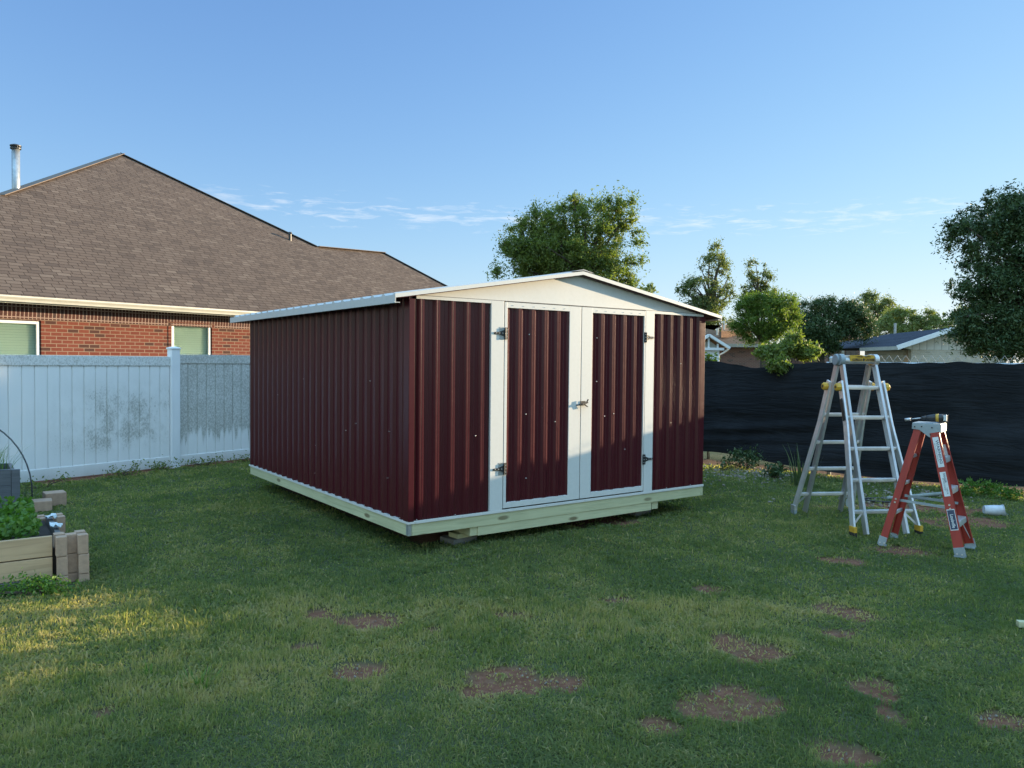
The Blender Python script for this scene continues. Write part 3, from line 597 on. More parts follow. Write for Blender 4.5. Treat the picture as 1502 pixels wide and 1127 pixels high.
# roof: two ribbed slabs, fascias
y0r,y1r=-.08,DY+.30; xe0,xe1=-.18,WX+.22
def slab(xa,xb,name):
    m_=MB(); n_=44; t_=.012
    prof=[]
    ks=np.linspace(y0r,y1r,n_*4+1)
    vs=[]; fs=[]
    for i,yv in enumerate(ks):
        up=.018 if i%8 in(0,1) and 0<i<len(ks)-2 else 0
        for xv in (xa,xb): vs.append((xv,float(yv),roofz(xv)+up))
        for xv in (xa,xb): vs.append((xv,float(yv),roofz(xv)-t_))
    for i in range(len(ks)-1):
        a=4*i; b_=a+4; fs+=[(a,a+1,b_+1,b_),(a+2,b_+2,b_+3,a+3),(a,b_,b_+2,a+2),(a+1,a+3,b_+3,b_+1)]
    fs+=[(0,2,3,1),(len(vs)-4,len(vs)-3,len(vs)-1,len(vs)-2)]
    m_.add(vs,fs); m_.build(name,'roofmetal',shed)
slab(xe0,RIDX,'roof_sheet'); slab(RIDX,xe1,'roof_sheet')
m_=MB(); m_.b2((xe0-.006,y0r,2.060),(xe0+.002,y1r,2.124)); m_.b2((xe0+.003,y0r+.002,2.062),(xe0+.04,y1r,2.068)); m_.build('fascia','roofmetal',shed)
m_=MB(); m_.b2((xe1-.002,y0r,2.075),(xe1+.006,y1r,2.124)); m_.b2((xe1-.05,y0r+.002,2.077),(xe1-.003,y1r,2.083)); m_.build('fascia','roofmetal',shed)
for xa,xb in ((xe0-.005,RIDX),(RIDX,xe1+.005)):
    m_=MB(); hh=.030; ya,yb=y0r-.004,y0r+.004
    m_.prism([(xa,ya,roofz(xa)-hh+.006),(xb,ya,roofz(xb)-hh+.006),(xb,ya,roofz(xb)+.008),(xa,ya,roofz(xa)+.008)],(0,yb-ya,0)); m_.build('rake_trim','white',shed)
m_=MB(); m_.prism([(RIDX-.13,y0r-.006,roofz(RIDX-.13)+.022),(RIDX,y0r-.006,roofz(RIDX)+.026),(RIDX+.13,y0r-.006,roofz(RIDX+.13)+.022),(RIDX,y0r-.006,roofz(RIDX)+.018)],(0,y1r-y0r+.01,0)); m_.build('ridge_cap','roofmetal',shed)
m_=MB(); m_.prism([(xe0+.05,y0r+.02,roofz(xe0+.05)-.03),(RIDX,y0r+.02,roofz(RIDX)-.03),(xe1-.05,y0r+.02,roofz(xe1-.05)-.03),(xe1-.05,y0r+.02,roofz(xe1-.05)-.014),(RIDX,y0r+.02,roofz(RIDX)-.014),(xe0+.05,y0r+.02,roofz(xe0+.05)-.014)],(0,y1r-y0r-.04,0)); m_.build('soffit','maroon',shed)
# concrete blocks and shims the skids rest on
def support(x_,y_,lab):
    p=P0+U*x_+V*y_; e=empty('support_block',p,A+R(6),lab,'block','concrete pads under the shed skids')
    m_=MB(); m_.b2((-.13,.0,-.02),(.13,.2,.048)); m_.build('pad','concrete',e,.004); m_=MB(); m_.b2((-.08,.01,.0485),(.08,.14,.0885)); m_.build('shim','treated_x',e,.002)
support(.62,.12,'grey concrete pad with timber shim under the shed near its front left corner')
support(2.87,.16,'grey concrete pad with timber shim under the right end of the shed front')
support(.62,3.6,'grey concrete pad with timber shim under the rear left of the shed')
support(2.87,3.6,'grey concrete pad with timber shim under the rear right of the shed')

# ------------------------------------------------------------ white vinyl fence
POST=Vector((-4.99,11.36,0)); SP=2.4
vf=empty('vinyl_fence',POST,math.atan2(E_.y,E_.x),'white vinyl privacy fence with green-black mould stains below brick house','fence')
for k in (-3,-2,-1,0,1,2):
    m_=MB(); xk=k*SP; zt=1.74 if k==0 else 1.70; m_.b2((xk-.064,-.064,-.05),(xk+.064,.064,zt)); 
    m_.add([(xk-.075,-.075,zt+.001),(xk+.075,-.075,zt+.001),(xk+.075,.075,zt+.001),(xk-.075,.075,zt+.001),(xk-.075,-.075,zt+.02),(xk+.075,-.075,zt+.02),(xk+.075,.075,zt+.02),(xk-.075,.075,zt+.02),(xk,0,zt+.045)],
      [(0,3,2,1),(0,1,5,4),(1,2,6,5),(2,3,7,6),(3,0,4,7),(4,5,8),(5,6,8),(6,7,8),(7,4,8)])
    m_.build('post','vinylpost',vf,.003)
for k in (-3,-2,-1,0,1):
    x0=.066; x1=SP-.066; nb=15 if k!=0 else 15; bw=(x1-x0)/nb; heavy=(k>=0)
    m_=MB(); z0_,z1_=.16,(1.495 if k<0 else 1.53); dz=(-.06 if k<-1 else 0)
    for i in range(nb):
        a=x0+i*bw; m_.prism([(a,.006,z0_),(a+.009,-.012,z0_),(a+bw-.009,-.012,z0_),(a+bw,.006,z0_),(a+bw,.02,z0_),(a,.02,z0_)],(0,0,z1_-z0_))
    mt='vinylheavy' if heavy else 'vinyl'
    pn=m_.build('fence_panel',mt,vf); pn.location=(k*SP,0,0)
    m_=MB(); m_.b2((x0,-.022,z1_),(x1,.034,z1_+.135)); q=m_.build('top_rail',mt,vf,.005); q.location=(k*SP,0,0)
    m_=MB(); m_.b2((x0,-.022,.01),(x1,.034,.162)); q=m_.build('bottom_rail',mt,vf,.005); q.location=(k*SP,0,0)

# ------------------------------------------------------------ brick house
hs=empty('brick_house',(-9.37,14.1,0),math.atan2(E_.y,E_.x),'red brick house with brown shingled hip roof behind white vinyl fence','house')
wins=[(-.55,.86,1.55,2.31),(3.55,4.53,1.45,2.40)]
m_=MB(); zs=[0,2.42]; yw=.45
xsb=[-4]; 
for a,b_,c_,d_ in wins: xsb+=[a,b_]
xsb.append(16.0)
for i in range(0,len(xsb)-1,2): m_.b2((xsb[i],yw,0),(xsb[i+1],yw+.2,2.42))
for a,b_,c_,d_ in wins: m_.b2((a,yw,0),(b_,yw+.2,c_)); m_.b2((a,yw,d_),(b_,yw+.2,2.42))
m_.b2((-4,yw+.2,0),(-3.8,9,2.42)); m_.b2((15.8,yw+.2,0),(16,9,2.42)); m_.build('brick_wall','brick',hs)
m_=MB(); m_.b2((-4.02,yw-.02,2.4205),(16.02,yw+.19,2.66)); m_.build('soldier_course','soldier',hs)
m_=MB(); m_.b2((-4,yw-.012,2.335),(16,yw-.001,2.42)); m_.build('soldier_course','soldier',hs)
for a,b_,c_,d_ in wins:
    m_=MB(); t_=.055; yy0,yy1=yw+.008,yw+.07
    m_.b2((a+.01,yy0,c_+.01),(a+.01+t_,yy1,d_-.01)); m_.b2((b_-.01-t_,yy0,c_+.01),(b_-.01,yy1,d_-.01)); m_.b2((a+.011+t_,yy0,d_-.01-t_),(b_-.011-t_,yy1,d_-.01)); m_.b2((a+.011+t_,yy0,c_+.01),(b_-.011-t_,yy1,c_+.01+t_))
    wf=m_.build('window','winframe',hs,.004)
    m_=MB(); m_.b2((a+t_,yy0+.03,c_+t_),(b_-t_,yy0+.036,d_-t_)); m_.build('pane','glass',wf)
    m_=MB(); m_.b2((a+.02,yy1+.01,c_+.02),(b_-.02,yy1+.03,d_-.02)); m_.build('blinds','blind',wf)
    m_=MB()
    for i in range(int((b_-a+.2)/.075)): m_.b2((a-.1+i*.075,yw-.02,d_+.002),(a-.1+i*.075+.066,yw-.0005,d_+.022+.0))
    m_.b2((a-.075,yw-.012,c_-.05),(a-.012,yw-.001,d_)); m_.b2((b_+.012,yw-.012,c_-.05),(b_+.075,yw-.001,d_)); m_.build('brick_surround','brick',wf)
# roof (front plane follows y -> z), eave at y=0
sl_=.667; rz0=2.72
prof=[(-3.2,2.6),(1.39,3.78),(6.01,7.56),(10.27,3.71),(13.47,4.03),(14.82,2.42),(17.0,0)]
prof[0]=(-4.3,1.6)
eave=[(-4.6,0),(17.0,0)]
pts=[(x_,y_,rz0+sl_*y_) for x_,y_ in prof]
poly=[(-4.6,0,rz0)]+pts
m_=MB(); n_=len(poly); vs=[Vector(p) for p in poly]; bk=[]
for p in pts: bk.append(Vector((p[0],p[1]+2*(p[2]-rz0)/sl_*.5+ .01,rz0-.02)))
m_.add(vs,[tuple(range(n_))]); o_=len(vs)
m_.add(pts+bk,[(i,i+1,len(pts)+i+1,len(pts)+i) for i in range(len(pts)-1)]); 
m_.add([(-4.6,0,rz0-.04),(17,0,rz0-.04),(17,12,rz0-.04),(-4.6,12,rz0-.04)],[(0,1,2,3)])
rf=m_.build('roof','shingle',hs)
m_=MB()
for a,b_ in zip(pts[1:],pts[2:]): m_.bar(Vector(a)+Vector((0,0,.012)),Vector(b_)+Vector((0,0,.012)),.22,.016,(0,0,1))
m_.build('ridge_cap','ridge',rf)
m_=MB(); prof_=[(-.02,2.735),(-.13,2.735),(-.13,2.705),(-.10,2.66),(-.09,2.625),(-.02,2.625)]
m_.prism([(-4.6,a,b_) for a,b_ in prof_],(21.6,0,0)); m_.build('gutter','gutter',hs)
m_=MB(); m_.b2((-4.6,-.018,2.60),(17,.03,2.70)); m_.b2((-4.6,.031,2.6615),(17,yw+.1,2.675)); m_.build('eave_soffit','gutter',hs)
# flue and vent
_h=hs.matrix_basis.inverted() if False else Matrix.Rotation(-math.atan2(E_.y,E_.x),4,'Z')@Matrix.Translation((9.37,-14.1,0))
fq=_h@D(23,219,18.2); fx,fy,fz=fq.x,fq.y,fq.z
m_=MB(); m_.tube([(fx,fy,4.6),(fx,fy,fz)],.085,18); fl=m_.build('chimney_flue','galv',hs,smooth=True)
m_=MB(); m_.tube([(fx,fy,fz),(fx,fy,fz+.03)],.115,18); m_.tube([(fx,fy,fz+.06),(fx,fy,fz+.085),(fx,fy,fz+.11)],[.12,.12,.06],18)
for k in range(4): m_.tube([(fx+.09*math.cos(k*PI/2),fy+.09*math.sin(k*PI/2),fz+.02),(fx+.09*math.cos(k*PI/2),fy+.09*math.sin(k*PI/2),fz+.07)],.008,5)
m_.build('flue_cap','black',fl)
m_=MB(); m_.tube([(9.34,3.85,5.2),(9.34,3.85,5.48)],.045,10); m_.tube([(9.34,3.85,5.48),(9.34,3.85,5.54)],[.07,.05],10); m_.build('roof_vent','black',hs)

# ------------------------------------------------------------ black shade-cloth fence on chain link
F0=Vector((3.06,12.4,0)); FD=-NN  # direction to the right/toward camera
bf=empty('screened_fence',F0,math.atan2(FD.y,FD.x),'chain link fence covered in sagging black shade cloth behind the ladders','fence')
s0,s1=-5.7,11.5; NS=300; NZ=26
def toph(s): return 1.67 if s<4.40 else (1.67-(s-4.40)/.35*.12 if s<4.75 else 1.55)  # stretch out of frame lowered so sunlight reaches the left of the lawn
vs=[];fs=[]
for i in range(NS+1):
    s=s0+(s1-s0)*i/NS; sag=.10*math.exp(-((s-.98)/.45)**2)+(.022*abs(math.sin(s*2.6))+.006*math.sin(s*17))*(s<4.4); zt=toph(s)-sag-.01; zb=.07+.05*math.sin(s*1.3+1)+.09*math.exp(-((s-.2)/.8)**2)
    for j in range(NZ+1):
        t=j/NZ; z=zb+(zt-zb)*t
        yo=-.07-.045*math.sin(s*1.7+z*2.2)*(1-t)-.04*math.sin(s*.9-z*5)*(1-abs(2*t-1))-.012*math.sin(z*21+s*1.1+math.sin(s*2))*(1-t)-.085*math.exp(-((z-.62-.10*(s-.8))/.05)**2)*max(0,1-abs(s-.9)/2.2)-.07*math.exp(-((z-.40-.05*s)/.04)**2)*max(0,1-abs(s-.6)/2)-.05*max(0,.3-t)
        vs.append((s,yo,z))
for i in range(NS):
    for j in range(NZ):
        a=i*(NZ+1)+j; fs.append((a,a+NZ+1,a+NZ+2,a+1))
n0=len(vs); vs+=[(x_,y_+.006,z_) for x_,y_,z_ in vs]; fs+=[tuple(n0+q for q in f[::-1]) for f in fs]
m_=MB(); m_.add(vs,fs); m_.build('shade_cloth','cloth',bf,smooth=True)
for k in range(8):
    s=s0+.4+k*2.42; m_=MB(); m_.tube([(s,.05,-.1),(s,.05,toph(s)+.03)],.03,10); m_.tube([(s,.05,toph(s)+.03),(s,.05,toph(s)+.06)],[.035,.01],10); m_.build('post','galv',bf)
m_=MB(); m_.tube([(s0,.045,1.64),(-.05,.045,1.665),(.5,.045,1.68),(.95,.045,1.72),(.95,.045,1.72),(1.15,.045,1.735)],.019,8)
m_=MB(); m_.tube([(1.9,.045,1.63),(4.38,.045,1.63),(4.75,.045,1.49),(s1,.045,1.49)],.018,8); m_.build('top_rail','galv',bf)
# loose chain-link poking above the cloth
m_=MB(); pit=.105
s=2.58
while s<4.25:
    for a,b_ in (((s,1.66),(s+pit/2,1.742)),((s+pit/2,1.742),(s+pit,1.66)),((s,1.66),(s+pit/2,1.58)),((s+pit/2,1.58),(s+pit,1.66))): m_.bar((a[0],.03,a[1]),(b_[0],.03,b_[1]),.0045,.0045,(0,1,0))
    s+=pit
m_.build('chain_link','greycap',bf)
# weeds drooping over the fence
def leafy(name,label,loc,blobs,n_,size,mat,cat='plant',nst=8,clump=.1,nclump=30,group=None,tb=0,surf=.3):
    root=empty(name,loc,0,label,cat,group); wts=np.array([b[3]*b[4]*b[5] for b in blobs])**.8; wts/=wts.sum()
    Cc=[]
    for k in range(nclump):
        b_=blobs[rng.choice(len(blobs),p=wts)]; d_=rng.normal(0,1,3); d_/=np.linalg.norm(d_); r_=surf+(1-surf)*rng.uniform(); Cc.append([b_[i]+d_[i]*b_[3+i]*r_ for i in range(3)])
    Cc=np.array(Cc); k=rng.integers(0,nclump,n_); P=Cc[k]+rng.normal(0,1,(n_,3))*clump*.55; P[:,2]=np.maximum(P[:,2],.01)
    Pv,Pf,Pt=leafquads(P,rng.uniform(.6,1.4,n_)*size,np.clip(.45+tb+rng.normal(0,.22,n_),0,1),aspect=.8); npmesh('leaves',Pv,Pf,mat,Pt,root)
    m_=MB()
    for q in range(min(nst,nclump)):
        e=Vector(Cc[q]); m_.tube([(random.uniform(-.02,.02),random.uniform(-.02,.02),-.02),(e.x*.4,e.y*.4,e.z*.6),e],[.006,.005,.002],5,False)
    m_.build('stems','bark',root); return root
Yb=12.0
bb=D(1150,530,Yb); bb.z=0
leafy('vine_bush','bright green vine bush spilling over the black shade cloth',bb,[pxblob(cx,cy,rx,ry,Yb,bb,.3) for cx,cy,rx,ry in ((1138,517,20,9),(1163,511,20,11),(1184,518,14,8),(1120,519,10,6),(1163,496,5,8))]+[(D(1138,532,11.55).x-bb.x,D(1138,532,11.55).y-bb.y,1.60,.20,.07,.07)],11000,.030,'leaf_mid',cat='bush',nst=24,clump=.075,nclump=110,tb=.05)
p_=D(1042,525,12.9); p_.z=0
leafy('fence_weed','small leafy weed tips above the black fence beside the shed',p_,[(0,0,1.62,.22,.1,.1),(-.2,0,1.7,.1,.1,.1)],500,.03,'leaf_bright',nst=6,clump=.08,nclump=14)
p_=G(1095,690); leafy('fence_weed','dark leafy weed clump at the foot of black fence near gravel',p_+Vector((0,0,0)),[(0,0,.18,.25,.15,.15),(-.2,.1,.1,.2,.15,.1)],700,.026,'leaf_dark',nst=10,clump=.1,nclump=30)
p_=G(1135,702); leafy('fence_weed','low broad-leaved weed between gravel and iris clump',p_,[(0,0,.10,.2,.12,.08)],350,.026,'leaf_dark',nst=8,clump=.08,nclump=18)
for px_,py_,lab,sc_ in ((1418,727,'pale yellow-green weed tuft by fence foot right of red stepladder',.2),(1452,726,'pale weed tuft behind the tipped white bucket',.16),(1478,733,'small sunny weed tuft right of the tipped bucket',.16)):
    p_=G(px_,py_); leafy('fence_weed',lab,p_,[(0,0,sc_*.5,sc_,sc_*.6,sc_*.5)],420,.02,'leaf_fresh',nst=6,clump=.06,nclump=16)
# weeds along vinyl fence
wl=['leafy weed sprig at the vinyl fence foot by the tall post','low weed sprig along vinyl fence bottom rail, mid panel','grassy weed sprig at fence foot nearest the garden beds','leafy weed against vinyl fence beside the shed corner','weed sprig on bare soil right of the tall fence post']
for (px_,py_),lab in zip(((238,690),(175,700),(62,718),(362,678),(300,684)),wl):
    p_=G(px_,py_); leafy('fence_weed',lab,p_,[(0,0,.05,.26,.06,.05),(.2,.1,.09,.05,.04,.07)],230,.018,'leaf_mid',nst=9,clump=.07,nclump=18)

# ------------------------------------------------------------ iris clump, gravel
def swords(name,label,loc,n_,hmin,hmax,spread,mat,cat,wd=.022,droop=.35):
    Vt=[];Ft=[];T=[]
    for i in range(n_):
        a=random.uniform(0,2*PI); r_=random.uniform(0,spread*.4); h_=random.uniform(hmin,hmax); lean=random.uniform(.05,droop); w_=wd*random.uniform(.7,1.2)
        bx_,by_=r_*math.cos(a),r_*math.sin(a); sx,sy=-math.sin(a+random.uniform(-.8,.8)),math.cos(a); o=len(Vt)
        for j in range(6):
            t=j/5; ww=w_*(1-t**2)*.5+.0008; cx=bx_+math.cos(a)*h_*lean*t**1.8; cy=by_+math.sin(a)*h_*lean*t**1.8; cz=h_*(t-.12*lean*t**3)
            Vt+=[(cx-sx*ww,cy-sy*ww,cz),(cx+sx*ww,cy+sy*ww,cz)]
        for j in range(5): Ft.append((o+2*j,o+2*j+1,o+2*j+3,o+2*j+2)); T.append(min(1,max(0,random.gauss(.5,.25))))
    root=npmesh(name,Vt,Ft,mat,T); root.location=loc; return tag(root,label,cat)
swords('iris_plant','clump of tall sword-shaped iris leaves left of the aluminium ladder',G(1176,714),38,.25,.58,.5,'leaf_iris','plant')
swords('grass_tuft','bright green coarse grass tuft standing out of the front lawn',G(290,1008),46,.03,.09,.28,'leaf_fresh','grass tuft',.006,.9)
swords('grass_tuft','small bright weed sprout left of the coarse grass tuft',G(221,990),14,.03,.08,.12,'leaf_fresh','grass tuft',.007,.9)
# small clods and weeds scattered on lawn
gx=[];
m_=MB()
for i in range(900):
    if i<640: p=G(random.gauss(1105,38),random.gauss(693,8))
    else: p=G(random.gauss(1310,70),random.gauss(728,7))
    if ((F0-p).dot(E_))<.12: continue
    r_=random.uniform(.008,.028); q=Quaternion((random.random(),random.random(),random.random()),random.uniform(0,6)).to_matrix(); m_.box(p+Vector((0,0,r_*.3)),(r_*1.6,r_*1.1,r_*.8),q)
tag(m_.build('gravel','stone',None,.003),'scattered pale gravel by the foot of black fence','gravel',kind='stuff')
m_=MB()
for i in range(260):
    c_=random.choice(pat[:20]); a=random.uniform(0,2*PI); rr_=random.uniform(0,1)**.5*1.1; p=Vector((c_[0]+c_[2]*rr_*math.cos(a),c_[1]+c_[3]*rr_*math.sin(a),0))
    r_=random.uniform(.002,.007); q=Quaternion((random.random(),random.random(),random.random()),random.uniform(0,6)).to_matrix(); m_.box(p+Vector((0,0,r_*.2-.012)),(r_*1.8,r_*1.3,r_),q)
tag(m_.build('lawn_grit','stone',None,.001),'small pale grit and stones in the bare brown lawn patches','grit',kind='stuff')

# ------------------------------------------------------------ aluminium multi ladder
LC=Vector((3.45,7.74,0)); la=empty('aluminium_ladder',LC,R(8),'tall silver aluminium folding ladder with yellow lock knobs and boots','ladder')
ZTp=1.64; HB=.53
def rail_pt(side,fb,z,hw): # fb -1 front +1 back
    return Vector((side*hw, fb*(.035+HB*(1-z/ZTp)), z))
for fb in(-1,1):
    for sd in(-1,1):
        # inner straight section
        m_=MB(); p=rail_pt(sd,fb,1.60,.185); q=rail_pt(sd,fb,.02,.215); m_.chan(p,q,.062,.022,.004,(-sd,0,0),1); m_.build('inner_rail','alu',la)
        # outer flared section
        m_=MB(); pts_=[rail_pt(sd,fb,1.44,.222),rail_pt(sd,fb,1.02,.235),rail_pt(sd,fb,.94,.242),rail_pt(sd,fb,.03,.335)]
        for a,b_ in zip(pts_,pts_[1:]): m_.chan(a,b_,.072,.020,.0035,(-sd,0,0),-1) if 0 else m_.bar(a,b_,.068,.020,(sd,0,0))
        m_.build('outer_rail','alub',la,.002)
        m_=MB(); fp=rail_pt(sd,fb,.045,.334); m_.box(fp+Vector((0,0,-.02)),(.032,.082,.05)); ft=m_.build('foot','rubber' if fb<0 else 'greycap',la,.004)
        m_=MB(); m_.box(fp+Vector((0,0,.025)),(.033,.084,.055)); m_.build('boot','yellow' if fb<0 else 'alu',ft,.004)
        # lock knob
        kp=rail_pt(sd,fb,1.385,.262); m_=MB(); m_.tube([kp-Vector((sd*.025,0,0)),kp+Vector((sd*.012,0,0)),kp+Vector((sd*.022,0,0))],[.040,.040,.028],8); kn=m_.build('lock_knob','yellow',la,.003)
        m_=MB(); m_.tube([kp+Vector((sd*.0205,0,0)),kp+Vector((sd*.025,0,0))],.014,8); m_.build('knob_centre','black',kn)
        m_=MB(); m_.tube([Vector((sd*.205,fb*.03,1.655)),Vector((sd*.16,fb*.03,1.655))],.058,20); m_.build('hinge_plate','greycap' if sd<0 else 'alu',la,.003)
for sd in(-1,1):
    m_=MB(); m_.tube([Vector((sd*.225,0,1.655)),Vector((sd*.15,0,1.655))],.052,20); m_.build('hinge','greycap' if sd<0 else 'yellow',la,.003)
# top cross bars with yellow plate
m_=MB(); m_.tube([(-.2,-.028,1.645),(.2,-.028,1.645)],.033,12); m_.tube([(-.2,.03,1.645),(.2,.03,1.645)],.033,12); m_.b2((-.17,-.04,1.66),(.17,.04,1.70)); m_.build('top_bar','alu',la,.003)
m_=MB(); m_.prism([(-.10,-.048,1.638),(.185,-.048,1.638),(.185,-.052,1.695),(.10,-.056,1.703),(.055,-.056,1.692),(.02,-.056,1.703),(-.10,-.052,1.70)],(0,-.012,0)); pl=m_.build('warning_plate','yellow',la,.002)
rt=Matrix.Rotation(PI/2,3,'X')
text('lettering','GORILLA \u25C6 LADDERS',.034,'black',pl,(.045,-.0675,1.655),rt,bold=.0007,sx=.75)
text('lettering','CAUTION      WARNING',.016,'black',pl,(.045,-.0685,1.686),rt,bold=.0004,sx=.8)
for i,z in enumerate((.225,.51,.80,1.095,1.385)):
    for fb in(-1,1):
        hw=.235 if z>1 else .235+(.94-z)/.91*.093
        a=rail_pt(-1,fb,z,hw-.008); b_=rail_pt(1,fb,z,hw-.008); m_=MB()
        if i==4: a=rail_pt(-1,fb,z,.19); b_=rail_pt(1,fb,z,.19)
        n_=Vector((0,0,1)); m_.box((a+b_)/2,((b_-a).length,.040,.026)); m_.box((a+b_)/2+Vector((0,0,-.018)),((b_-a).length-.01,.012,.012)); m_.box((a+b_)/2+Vector((0,-.0215*1,.004)),((b_-a).length,.004,.005)); m_.build('rung','alub',la,.003)
for fb in(-1,1):
    for sd in (-1,1):
        m_=MB(); a=rail_pt(sd,fb,.10,.325); b_=rail_pt(sd,fb,.225,.20); m_.bar(a,b_,.018,.004,(0,1,0)); m_.build('brace','alu',la)
m_=MB(); c_=rail_pt(1,1,.12,.30); m_.tube([c_+Vector((-.06,-.05,0)),c_+Vector((-.03,-.05,0))],.045,18); m_.build('tip_wheel','sticker',la,.006)
for z0_,z1_ in ((1.27,1.06),(.90,.50)):
    h_=lambda z:(.2475 if z>1 else .2465+(.94-z)/.91*.093)
    m_=MB(); m_.bar(rail_pt(-1,-1,z0_,h_(z0_)),rail_pt(-1,-1,z1_,h_(z1_)),.045,.002,(1,0,0)); m_.build('warning_label','black',la)

# ------------------------------------------------------------ red stepladder
SL=Vector((3.655,6.74,0)); st=empty('step_ladder',SL,R(-40),'short red fibreglass stepladder standing in front of silver ladder','ladder')
HT=1.085; hb=.31
def spt(x_,yn,z): # x_=+1 step side, -1 rear ; yn -1 near +1 far
    f_=1-z/HT; hw=(.108+.115*f_) if x_>0 else (.10+.11*f_); return Vector((x_*(.055+(hb-.055)*f_),yn*hw,z))
for x_ in(1,-1):
    for yn in(-1,1):
        m_=MB(); m_.chan(spt(x_,yn,1.06),spt(x_,yn,.05),.075 if x_>0 else .058,.024,.004,(0,yn,0),-1); rl=m_.build('rail','red',st)
        m_=MB(); e=spt(x_,yn,.035); m_.box(e+Vector((0,yn*.004,.015)),(.085 if x_>0 else .066,.009,.08),Matrix.Rotation(-x_*.24,3,'Y')); m_.box(e+Vector((0,-yn*.008,-.022)),(.085 if x_>0 else .064,.034,.012)); ft=m_.build('foot','greycap',rl,.002)
        for dx in(-.018,.018):
            m_=MB(); m_.tube([e+Vector((dx,yn*.008,.0)),e+Vector((dx,yn*.013,.0))],.007,8); m_.build('rivet','screw',ft)
        if yn<0:
            for k_,dz in enumerate((0,.03)):
                p=spt(x_,yn,.40+dz); m_=MB(); m_.tube([p+Vector((0,-.002,0)),p+Vector((0,-.008,0))],.008,8); m_.build('rivet','screw',rl)
# labels on near step-side rail (outer face at -y)
def railrot(x_,yn):
    a=spt(x_,yn,0); b_=spt(x_,yn,1); t=(b_-a).normalized(); n_=Vector((0,yn,0)); n_=(n_-t*n_.dot(t)).normalized(); return t,n_,t.cross(n_)
t,nv,sv=railrot(1,-1)
def plate(z0,z1,w_,mat,name='label',off=.0032):
    a=spt(1,-1,z0)+nv*off; b_=spt(1,-1,z1)+nv*off; m_=MB(); m_.bar(a,b_,w_,.0014,nv); return m_.build(name,mat,st)
l1=plate(.74,.99,.046,'sticker'); l2=plate(.50,.70,.046,'sticker'); l3=plate(.225,.395,.060,'sticker','logo_label'); l4=plate(.232,.388,.052,'bluest','logo_ground',.0044)
l4.parent=l3; l4.name='logo_ground'
# text runs down the rail
Rt=Matrix((-t, -t.cross(nv)*-1*-1, nv)).transposed() if False else Matrix((-t,nv.cross(-t),nv)).transposed()
def rtext(body,z,size,mat,par,side=0.,off=.0045,sx=1,bold=0): 
    return text('lettering',body,size,mat,par,spt(1,-1,z)+nv*off+nv.cross(-t)*side,Rt,.0003,sx,bold)
rtext('Louisville',.30,.036,'sticker',l3,0.0,.0056,.85,.0006)
rtext('WARNING',.865,.030,'bluest',l1,.006,.0042,1.4,.0004); rtext('READ ALL INSTRUCTIONS BEFORE USE',.865,.009,'black',l1,-.014,.0042)
rtext('DANGER',.65,.022,'bluest',l2,.008,.0042,.9,.0004); rtext('DO NOT STAND',.60,.014,'black',l2,-.006,.0042); rtext('TYPE IA',.545,.018,'bluest',l2,.006,.0042,.9)
m_=MB(); a=spt(1,1,.88)+Vector((0,-.004,0)); m_.bar(spt(1,1,.80)-Vector((0,.0035,0)),spt(1,1,.91)-Vector((0,.0035,0)),.03,.0012,(0,-1,0)); m_.build('label','sticker',st)
for z in (.285,.555,.815):
    a=spt(1,-1,z); m_=MB(); hw=abs(a.y)-.004; m_.b2((a.x-.035,-hw,z-.004),(a.x+.035,hw,z+.004)); m_.b2((a.x+.032,-hw,z-.045),(a.x+.036,hw,z-.004)); m_.b2((a.x-.036,-hw,z-.025),(a.x-.032,hw,z-.004)); sp_=m_.build('step','alub',st,.001)
    m_=MB()
    for k in range(-2,3): m_.b2((a.x+k*.012-.002,-hw+.01,z+.0041),(a.x+k*.012+.002,hw-.01,z+.006))
    m_.build('tread','alu',sp_)
for z in(.285,.555,.80):
    a=spt(-1,-1,z); hw=abs(a.y)-.004; m_=MB(); m_.box((a.x,0,z),(.022,2*hw,.026)); m_.build('rear_bar','alub',st,.002)
for yn in(-1,1):
    m_=MB(); m_.bar(spt(-1,yn,.42)-Vector((0,yn*.025,0)),spt(1,yn,.40)-Vector((0,yn*.025,0)),.022,.004,(0,1,0)); m_.build('spreader','treated_x' if 0 else 'greycap',st)
for yn in(-1,1):
    m_=MB(); m_.bar((spt(1,yn,.27)+Vector((.01,-yn*.01,0))),spt(1,yn*.45,.10)+Vector((.0,0,0)),.012,.003,(0,1,0)) if 0 else m_.bar(spt(1,yn,.10)+Vector((.02,-yn*.012,0)),Vector((spt(1,yn,.27).x,yn*.10,.27)),.012,.003,(1,0,0)); m_.build('brace','alub',st)
# cap
m_=MB(); m_.b2((-.105,-.115,1.085),(.115,.115,1.105)); m_.b2((.112,-.115,1.03),(.118,.115,1.0845)); m_.b2((-.108,-.115,1.05),(-.102,.115,1.0845))
for yn in(-1,1): m_.prism([(-.105,yn*.116,1.10),(-.105,yn*.116,1.05),(-.05,yn*.116,1.045),(.03,yn*.116,.985),(.065,yn*.116,.99),(.09,yn*.116,1.03),(.115,yn*.116,1.03),(.115,yn*.116,1.10)],(0,-yn*.006,0))
cp=m_.build('top_cap','greycap',st,.002)
m_=MB(); m_.b2((.1185,-.11,1.035),(.1195,.11,1.098)); m_.build('cap_label','sticker',cp)
for dx,dz in((-.03,1.075),(.05,1.07),(.04,1.01),(-.085,1.07)):
    m_=MB(); m_.tube([(dx,-.1165,dz),(dx,-.121,dz)],.006,8); m_.build('rivet','black',cp)
